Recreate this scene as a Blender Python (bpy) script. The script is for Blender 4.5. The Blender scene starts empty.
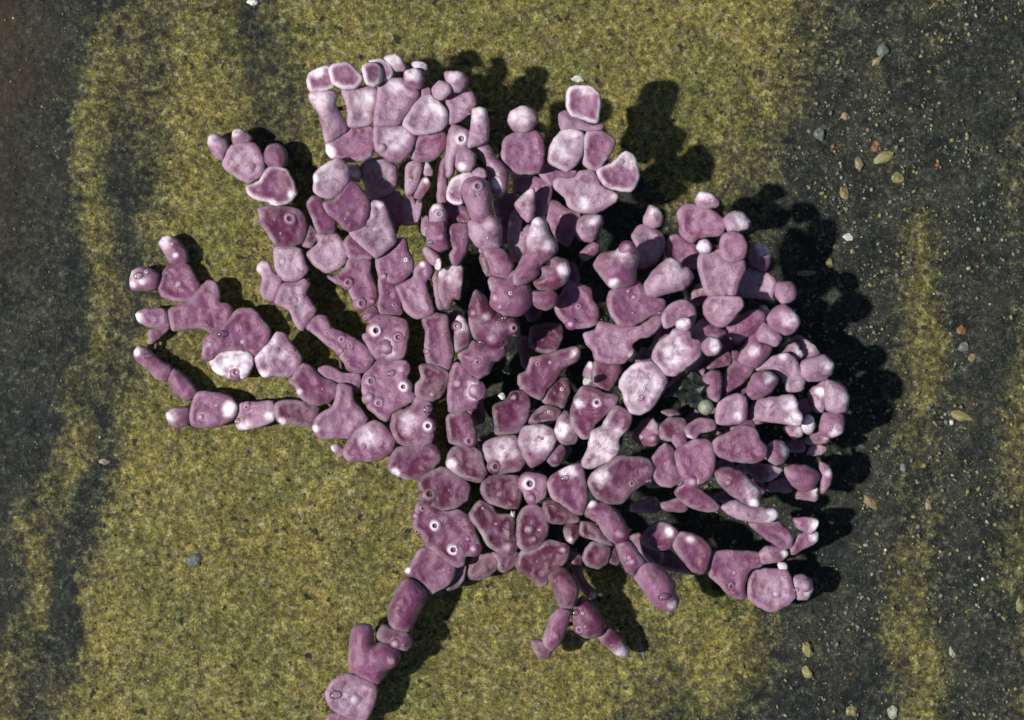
import bpy, bmesh, math, random
import numpy as np
from mathutils import Vector, noise, geometry
from mathutils.bvhtree import BVHTree

random.seed(7)
rng = np.random.default_rng(7)
scene = bpy.context.scene
C = scene.collection
U = 0.01                      # all tables are in hundredths of a scene unit

# ------------------------------------------------------------------ camera
cam_d = bpy.data.cameras.new('camera')
cam = bpy.data.objects.new('camera', cam_d); C.objects.link(cam)
cam.location = (0, 0, 30)
cam_d.sensor_width = 36; cam_d.lens = 36 * 30 / 10.24
cam_d.clip_start = 0.5; cam_d.clip_end = 400
cam_d.dof.use_dof = True; cam_d.dof.focus_distance = 29.45; cam_d.dof.aperture_fstop = 1.0
scene.camera = cam

# ------------------------------------------------------------------ light
SUN_EL = math.radians(50); SHADOW_AZ = math.radians(10)
world = bpy.data.worlds.new('World'); scene.world = world; world.use_nodes = True
wn = world.node_tree.nodes; wl = world.node_tree.links
sky = wn.new('ShaderNodeTexSky'); sky.sky_type = 'NISHITA'; sky.sun_disc = False
sky.sun_elevation = SUN_EL; sky.sun_rotation = math.radians(260)
wn['Background'].inputs['Strength'].default_value = 0.06
wl.new(sky.outputs[0], wn['Background'].inputs['Color'])
sd = bpy.data.lights.new('sun', 'SUN'); sd.energy = 5.0; sd.angle = math.radians(2.2); sd.color = (1.0, 0.97, 0.93)
sun = bpy.data.objects.new('sun', sd); C.objects.link(sun)
ldir = Vector((math.cos(SUN_EL) * math.cos(SHADOW_AZ), math.cos(SUN_EL) * math.sin(SHADOW_AZ), -math.sin(SUN_EL)))
sun.rotation_euler = ldir.to_track_quat('-Z', 'Y').to_euler()
scene.view_settings.view_transform = 'Standard'; scene.view_settings.look = 'None'
scene.view_settings.exposure = 0.04; scene.view_settings.gamma = 1

# ------------------------------------------------------------------ materials
def new_mat(name):
    m = bpy.data.materials.new(name); m.use_nodes = True
    return m, m.node_tree.nodes, m.node_tree.links, m.node_tree.nodes['Principled BSDF']
def tex_noise(n, l, co, scale, detail=3, rough=0.55, dist=0.0):
    t = n.new('ShaderNodeTexNoise'); t.inputs['Scale'].default_value = scale
    t.inputs['Detail'].default_value = detail; t.inputs['Roughness'].default_value = rough
    t.inputs['Distortion'].default_value = dist
    l.new(co, t.inputs['Vector']); return t.outputs['Fac']
def ramp(n, l, fac, stops, interp='LINEAR'):
    r = n.new('ShaderNodeValToRGB'); r.color_ramp.interpolation = interp
    els = r.color_ramp.elements
    while len(els) < len(stops): els.new(0.5)
    for e, (p, c) in zip(els, stops):
        e.position = p; e.color = (*c, 1) if len(c) == 3 else c
    l.new(fac, r.inputs['Fac']); return r.outputs['Color']
def g(v): return (v, v, v)
def mix(n, l, fac, a, b, mode='MIX'):
    m = n.new('ShaderNodeMix'); m.data_type = 'RGBA'; m.blend_type = mode
    for s, v in ((0, fac), (6, a), (7, b)):
        if hasattr(v, 'links'): l.new(v, m.inputs[s])
        else: m.inputs[s].default_value = v if s == 0 else (*v, 1)
    return m.outputs[2]
def mth(n, l, op, a, b=0.0, clamp=False):
    m = n.new('ShaderNodeMath'); m.operation = op; m.use_clamp = clamp
    for s, v in ((0, a), (1, b)):
        if hasattr(v, 'links'): l.new(v, m.inputs[s])
        else: m.inputs[s].default_value = v
    return m.outputs[0]

def coralline_material():
    m, n, l, p = new_mat('coralline_crust')
    co = n.new('ShaderNodeNewGeometry').outputs['Position']
    at = n.new('ShaderNodeAttribute'); at.attribute_name = 'tint'
    sp = n.new('ShaderNodeSeparateColor'); l.new(at.outputs['Color'], sp.inputs[0])
    white, margin, tone, dark = sp.outputs[0], sp.outputs[1], sp.outputs[2], at.outputs['Alpha']
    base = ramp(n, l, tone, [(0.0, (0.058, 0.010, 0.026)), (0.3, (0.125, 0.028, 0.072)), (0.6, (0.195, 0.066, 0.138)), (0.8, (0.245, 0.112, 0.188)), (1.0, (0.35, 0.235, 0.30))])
    n1 = tex_noise(n, l, co, 5.0, 4, 0.6, 0.4)
    base = mix(n, l, ramp(n, l, n1, [(0.47, g(0)), (0.74, g(0.6))]), base, (0.34, 0.20, 0.29))
    n4 = tex_noise(n, l, co, 9.0, 3, 0.6, 0.8)
    base = mix(n, l, ramp(n, l, n4, [(0.48, g(0)), (0.7, g(0.75))]), base, (0.12, 0.032, 0.045))
    n2 = tex_noise(n, l, co, 60.0, 3, 0.7)
    base = mix(n, l, 0.75, base, ramp(n, l, n2, [(0.28, g(0.66)), (0.5, g(1.0)), (0.72, g(1.28))]), 'MULTIPLY')
    v = n.new('ShaderNodeTexVoronoi'); v.inputs['Scale'].default_value = 16; l.new(co, v.inputs['Vector'])
    n3 = tex_noise(n, l, co, 4.0, 2)
    spots = mth(n, l, 'MULTIPLY', ramp(n, l, v.outputs['Distance'], [(0.06, g(1)), (0.16, g(0))]), ramp(n, l, n3, [(0.52, g(0)), (0.6, g(0.8))]))
    base = mix(n, l, spots, base, (0.07, 0.025, 0.04))
    mg = mth(n, l, 'MULTIPLY', margin, ramp(n, l, n1, [(0.3, g(0.3)), (0.6, g(1.0))]), True)
    base = mix(n, l, mg, base, (0.62, 0.50, 0.56))
    wn_ = tex_noise(n, l, co, 12.0, 4, 0.65)
    wh = mth(n, l, 'MULTIPLY', white, ramp(n, l, wn_, [(0.36, g(0.35)), (0.55, g(1.15))]), True)
    base = mix(n, l, wh, base, (0.80, 0.69, 0.75))
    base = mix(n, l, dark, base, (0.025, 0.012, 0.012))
    l.new(base, p.inputs['Base Color'])
    l.new(ramp(n, l, n1, [(0.35, g(0.30)), (0.65, g(0.62))]), p.inputs['Roughness'])
    p.inputs['Specular IOR Level'].default_value = 0.4
    b = n.new('ShaderNodeBump'); b.inputs['Strength'].default_value = 0.5; b.inputs['Distance'].default_value = 0.011
    h = mth(n, l, 'ADD', n2, mth(n, l, 'MULTIPLY', n4, 2.0))
    l.new(h, b.inputs['Height']); l.new(b.outputs[0], p.inputs['Normal'])
    return m

def rock_material():
    m, n, l, p = new_mat('wet_rock_with_algae_film')
    co = n.new('ShaderNodeNewGeometry').outputs['Position']
    a = n.new('ShaderNodeAttribute'); a.attribute_name = 'algae'
    o = n.new('ShaderNodeAttribute'); o.attribute_name = 'rust'
    fine = tex_noise(n, l, co, 17.0, 6, 0.75)
    mid = tex_noise(n, l, co, 7.0, 4, 0.65)
    big = tex_noise(n, l, co, 1.3, 3, 0.6)
    vor = n.new('ShaderNodeTexVoronoi'); vor.inputs['Scale'].default_value = 19.0; l.new(co, vor.inputs['Vector'])
    cell = n.new('ShaderNodeSeparateColor'); l.new(vor.outputs['Color'], cell.inputs[0])
    # algae film: yellow-green grains over sand
    v2 = n.new('ShaderNodeTexVoronoi'); v2.inputs['Scale'].default_value = 31.0; l.new(co, v2.inputs['Vector'])
    c2 = n.new('ShaderNodeSeparateColor'); l.new(v2.outputs['Color'], c2.inputs[0])
    g1 = ramp(n, l, fine, [(0.30, (0.006, 0.006, 0.003)), (0.41, (0.045, 0.042, 0.012)), (0.50, (0.125, 0.115, 0.026)), (0.60, (0.28, 0.26, 0.068)), (0.72, (0.50, 0.48, 0.22))])
    g2 = ramp(n, l, c2.outputs[0], [(0.0, (0.06, 0.045, 0.012)), (0.3, (0.11, 0.11, 0.022)), (0.55, (0.22, 0.20, 0.05)), (0.8, (0.17, 0.105, 0.03)), (0.92, (0.33, 0.33, 0.22)), (1.0, (0.02, 0.02, 0.01))])
    green = mix(n, l, 0.38, g1, g2)
    vf = tex_noise(n, l, co, 52.0, 3, 0.7)
    grain = ramp(n, l, vf, [(0.3, g(0.3)), (0.5, g(1.0)), (0.7, g(1.9))])
    green = mix(n, l, 0.8, green, grain, 'MULTIPLY')
    green = mix(n, l, 1.0, green, (1.08, 1.04, 1.12), 'MULTIPLY')
    green = mix(n, l, 0.85, green, ramp(n, l, mid, [(0.3, g(0.55)), (0.5, g(1.02)), (0.7, g(1.4))]), 'MULTIPLY')
    green = mix(n, l, 0.8, green, ramp(n, l, big, [(0.3, (0.62, 0.8, 0.6)), (0.5, (0.95, 0.95, 0.95)), (0.7, (1.12, 1.06, 0.85))]), 'MULTIPLY')
    dk = tex_noise(n, l, co, 11.0, 2, 0.5)
    green = mix(n, l, ramp(n, l, dk, [(0.30, g(0.9)), (0.36, g(0))]), green, (0.012, 0.012, 0.008))
    # bare slate and silt, also the painted shade under the bush
    s1 = ramp(n, l, fine, [(0.3, (0.003, 0.004, 0.005)), (0.46, (0.014, 0.017, 0.014)), (0.60, (0.043, 0.047, 0.034)), (0.72, (0.13, 0.135, 0.10))])
    s1 = mix(n, l, 0.9, s1, ramp(n, l, mid, [(0.3, g(0.35)), (0.5, g(0.9)), (0.7, g(2.0))]), 'MULTIPLY')
    s1 = mix(n, l, 0.9, s1, ramp(n, l, big, [(0.35, (0.55, 0.6, 0.65)), (0.65, (1.35, 1.3, 1.1))]), 'MULTIPLY')
    s1 = mix(n, l, ramp(n, l, tex_noise(n, l, co, 2.6, 3), [(0.48, g(0)), (0.66, g(0.6))]), s1, (0.034, 0.034, 0.022))
    s1 = mix(n, l, 0.8, s1, grain, 'MULTIPLY')
    s1 = mix(n, l, 0.6, s1, ramp(n, l, c2.outputs[1], [(0.0, g(0.35)), (0.8, g(1.3)), (1.0, g(2.6))]), 'MULTIPLY')
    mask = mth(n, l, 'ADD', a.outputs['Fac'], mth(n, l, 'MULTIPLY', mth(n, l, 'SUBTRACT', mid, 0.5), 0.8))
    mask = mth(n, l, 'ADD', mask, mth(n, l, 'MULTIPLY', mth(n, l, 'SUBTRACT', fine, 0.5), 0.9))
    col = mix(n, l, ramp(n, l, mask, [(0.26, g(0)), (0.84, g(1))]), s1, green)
    col = mix(n, l, mth(n, l, 'MULTIPLY', o.outputs['Fac'], ramp(n, l, fine, [(0.3, g(0.4)), (0.6, g(1))])), col, (0.045, 0.029, 0.013))
    l.new(col, p.inputs['Base Color'])
    p.inputs['Roughness'].default_value = 0.62; p.inputs['Specular IOR Level'].default_value = 0.3
    b = n.new('ShaderNodeBump'); b.inputs['Strength'].default_value = 0.9; b.inputs['Distance'].default_value = 0.035
    l.new(fine, b.inputs['Height']); l.new(b.outputs[0], p.inputs['Normal'])
    return m

def plain_material(name, col, rough=0.5, var=0.35, scale=22.0):
    m, n, l, p = new_mat(name)
    co = n.new('ShaderNodeNewGeometry').outputs['Position']
    f = tex_noise(n, l, co, scale, 4, 0.65)
    c = mix(n, l, 1.0, col, ramp(n, l, f, [(0.25, g(1 - var)), (0.75, g(1 + var))]), 'MULTIPLY')
    l.new(c, p.inputs['Base Color']); p.inputs['Roughness'].default_value = rough
    b = n.new('ShaderNodeBump'); b.inputs['Strength'].default_value = 0.6; b.inputs['Distance'].default_value = 0.02
    l.new(f, b.inputs['Height']); l.new(b.outputs[0], p.inputs['Normal'])
    return m

MAT = coralline_material()
ROCK = rock_material()
JOINT = plain_material('joint_tissue', (0.055, 0.03, 0.022), 0.5)
bm_, n_, l_, p_ = new_mat('air_bubble')
# a thin gas film: clear face-on, mirror-like towards the rim
n_.remove(p_); lw = n_.new('ShaderNodeLayerWeight'); lw.inputs['Blend'].default_value = 0.5
tr = n_.new('ShaderNodeBsdfTransparent'); tr.inputs[0].default_value = (0.97, 0.97, 0.97, 1)
gl = n_.new('ShaderNodeBsdfGlossy'); gl.inputs['Color'].default_value = (0.75, 0.78, 0.8, 1); gl.inputs['Roughness'].default_value = 0.16
mx = n_.new('ShaderNodeMixShader')
l_.new(ramp(n_, l_, lw.outputs['Facing'], [(0.0, g(0.10)), (0.28, g(0.06)), (0.42, g(0.9)), (0.75, g(0.95)), (0.95, g(0.4))]), mx.inputs[0])
l_.new(tr.outputs[0], mx.inputs[1]); l_.new(gl.outputs[0], mx.inputs[2])
l_.new(mx.outputs[0], n_['Material Output'].inputs['Surface'])
BUBBLE = bm_

def link(name, mesh, mat=None, parent=None, loc=(0, 0, 0)):
    o = bpy.data.objects.new(name, mesh); C.objects.link(o)
    if mat and not mesh.materials: mesh.materials.append(mat)
    if parent: o.parent = parent
    o.location = loc
    return o
def tag(o, label=None, category=None, group=None, kind=None):
    for k, v in (('label', label), ('category', category), ('group', group), ('kind', kind)):
        if v: o[k] = v

# ------------------------------------------------------------------ rock
ALGAE_AND_SHADE = '''
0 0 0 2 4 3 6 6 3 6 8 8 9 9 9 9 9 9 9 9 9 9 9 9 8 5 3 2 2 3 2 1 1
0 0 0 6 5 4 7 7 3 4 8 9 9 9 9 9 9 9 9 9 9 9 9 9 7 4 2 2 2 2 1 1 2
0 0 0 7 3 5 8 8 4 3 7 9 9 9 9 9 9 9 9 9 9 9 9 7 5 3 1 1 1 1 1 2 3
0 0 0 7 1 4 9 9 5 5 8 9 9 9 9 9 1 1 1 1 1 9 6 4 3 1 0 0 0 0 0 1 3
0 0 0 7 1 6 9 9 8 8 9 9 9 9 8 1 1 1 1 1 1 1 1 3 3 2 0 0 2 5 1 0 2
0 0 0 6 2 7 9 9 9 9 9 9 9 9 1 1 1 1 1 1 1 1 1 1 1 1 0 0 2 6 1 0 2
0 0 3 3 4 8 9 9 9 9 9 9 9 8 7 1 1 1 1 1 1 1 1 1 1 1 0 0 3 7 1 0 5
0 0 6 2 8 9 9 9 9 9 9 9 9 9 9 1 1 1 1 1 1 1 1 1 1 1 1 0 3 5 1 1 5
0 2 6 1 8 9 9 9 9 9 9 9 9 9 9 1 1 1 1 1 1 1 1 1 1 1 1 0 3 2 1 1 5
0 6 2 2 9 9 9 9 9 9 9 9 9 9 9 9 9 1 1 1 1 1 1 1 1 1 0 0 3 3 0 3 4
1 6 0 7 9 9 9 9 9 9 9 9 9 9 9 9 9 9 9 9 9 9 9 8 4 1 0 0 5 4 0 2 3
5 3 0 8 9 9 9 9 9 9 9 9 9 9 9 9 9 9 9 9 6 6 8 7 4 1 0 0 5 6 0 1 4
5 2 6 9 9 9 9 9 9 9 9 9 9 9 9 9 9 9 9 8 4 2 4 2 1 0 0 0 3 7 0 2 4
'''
AG = np.array([[float(v) for v in r.split()] for r in ALGAE_AND_SHADE.strip().splitlines()]) / 9.0  # low values beneath the bush paint its shade onto the rock
def vnoise(x, y, s, seed):
    r = np.random.default_rng(seed); T = r.random((256, 256))
    x = x / s; y = y / s
    xi = np.floor(x).astype(int); yi = np.floor(y).astype(int); fx = x - xi; fy = y - yi
    fx = fx * fx * (3 - 2 * fx); fy = fy * fy * (3 - 2 * fy)
    def t(a, b): return T[a & 255, b & 255]
    return (t(xi, yi) * (1 - fx) + t(xi + 1, yi) * fx) * (1 - fy) + (t(xi, yi + 1) * (1 - fx) + t(xi + 1, yi + 1) * fx) * fy - 0.5
def algae_shade_at(x, y):
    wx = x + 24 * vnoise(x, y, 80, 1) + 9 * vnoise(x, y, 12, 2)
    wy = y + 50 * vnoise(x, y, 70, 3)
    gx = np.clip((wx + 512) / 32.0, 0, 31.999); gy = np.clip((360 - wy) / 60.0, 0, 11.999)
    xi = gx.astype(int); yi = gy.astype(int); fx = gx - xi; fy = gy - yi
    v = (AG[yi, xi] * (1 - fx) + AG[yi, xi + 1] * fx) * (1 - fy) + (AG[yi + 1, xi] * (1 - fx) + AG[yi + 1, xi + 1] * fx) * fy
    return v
def ground_h(x, y):
    a = algae_shade_at(x, y)
    return (7 * vnoise(x, y, 190, 11) + 5 * vnoise(x, y, 60, 12) + 2.2 * vnoise(x, y, 22, 13)
            + (1.0 + 1.3 * a) * vnoise(x, y, 7.5, 14) + 1.5 * vnoise(x, y, 4.2, 15) + 2.5 * a) - 6.0

def build_rock():
    inner_x = np.arange(-560, 561, 2.0); inner_y = np.arange(-410, 411, 2.0)
    ext = [14, 34, 62, 100, 160, 250, 400, 700, 1200, 2200, 4000, 7000]
    xs = np.concatenate([[-560 - e for e in ext[::-1]], inner_x, [560 + e for e in ext]])
    ys = np.concatenate([[-410 - e for e in ext[::-1]], inner_y, [410 + e for e in ext]])
    X, Y = np.meshgrid(xs, ys)
    Z = ground_h(X, Y); A = algae_shade_at(X, Y)
    rust = np.clip((-X - 440) / 70, 0, 1) * np.clip((Y - 60) / 200, 0, 1) * (0.8 + vnoise(X, Y, 30, 8))
    W, Hh = len(xs), len(ys)
    v = np.stack([X, Y, Z], -1).reshape(-1, 3) * U
    i = np.arange(W * Hh).reshape(Hh, W)
    f = np.stack([i[:-1, :-1], i[:-1, 1:], i[1:, 1:], i[1:, :-1]], -1).reshape(-1, 4)
    me = bpy.data.meshes.new('rock')
    me.vertices.add(len(v)); me.vertices.foreach_set('co', v.ravel())
    me.loops.add(f.size); me.loops.foreach_set('vertex_index', f.ravel())
    me.polygons.add(len(f)); me.polygons.foreach_set('loop_start', np.arange(0, f.size, 4))
    me.update(calc_edges=True)
    me.polygons.foreach_set('use_smooth', np.ones(len(f), bool))
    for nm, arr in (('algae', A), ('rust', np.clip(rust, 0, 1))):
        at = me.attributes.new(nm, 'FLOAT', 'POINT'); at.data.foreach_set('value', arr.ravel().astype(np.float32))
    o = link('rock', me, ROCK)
    tag(o, 'flat wet rock with yellow-green algae film and dark slate-coloured streaks', None, None, 'structure')
    return o
rock = build_rock()
def gz(x, y): return float(ground_h(np.array([x * 1.0]), np.array([y * 1.0]))[0])

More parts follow.
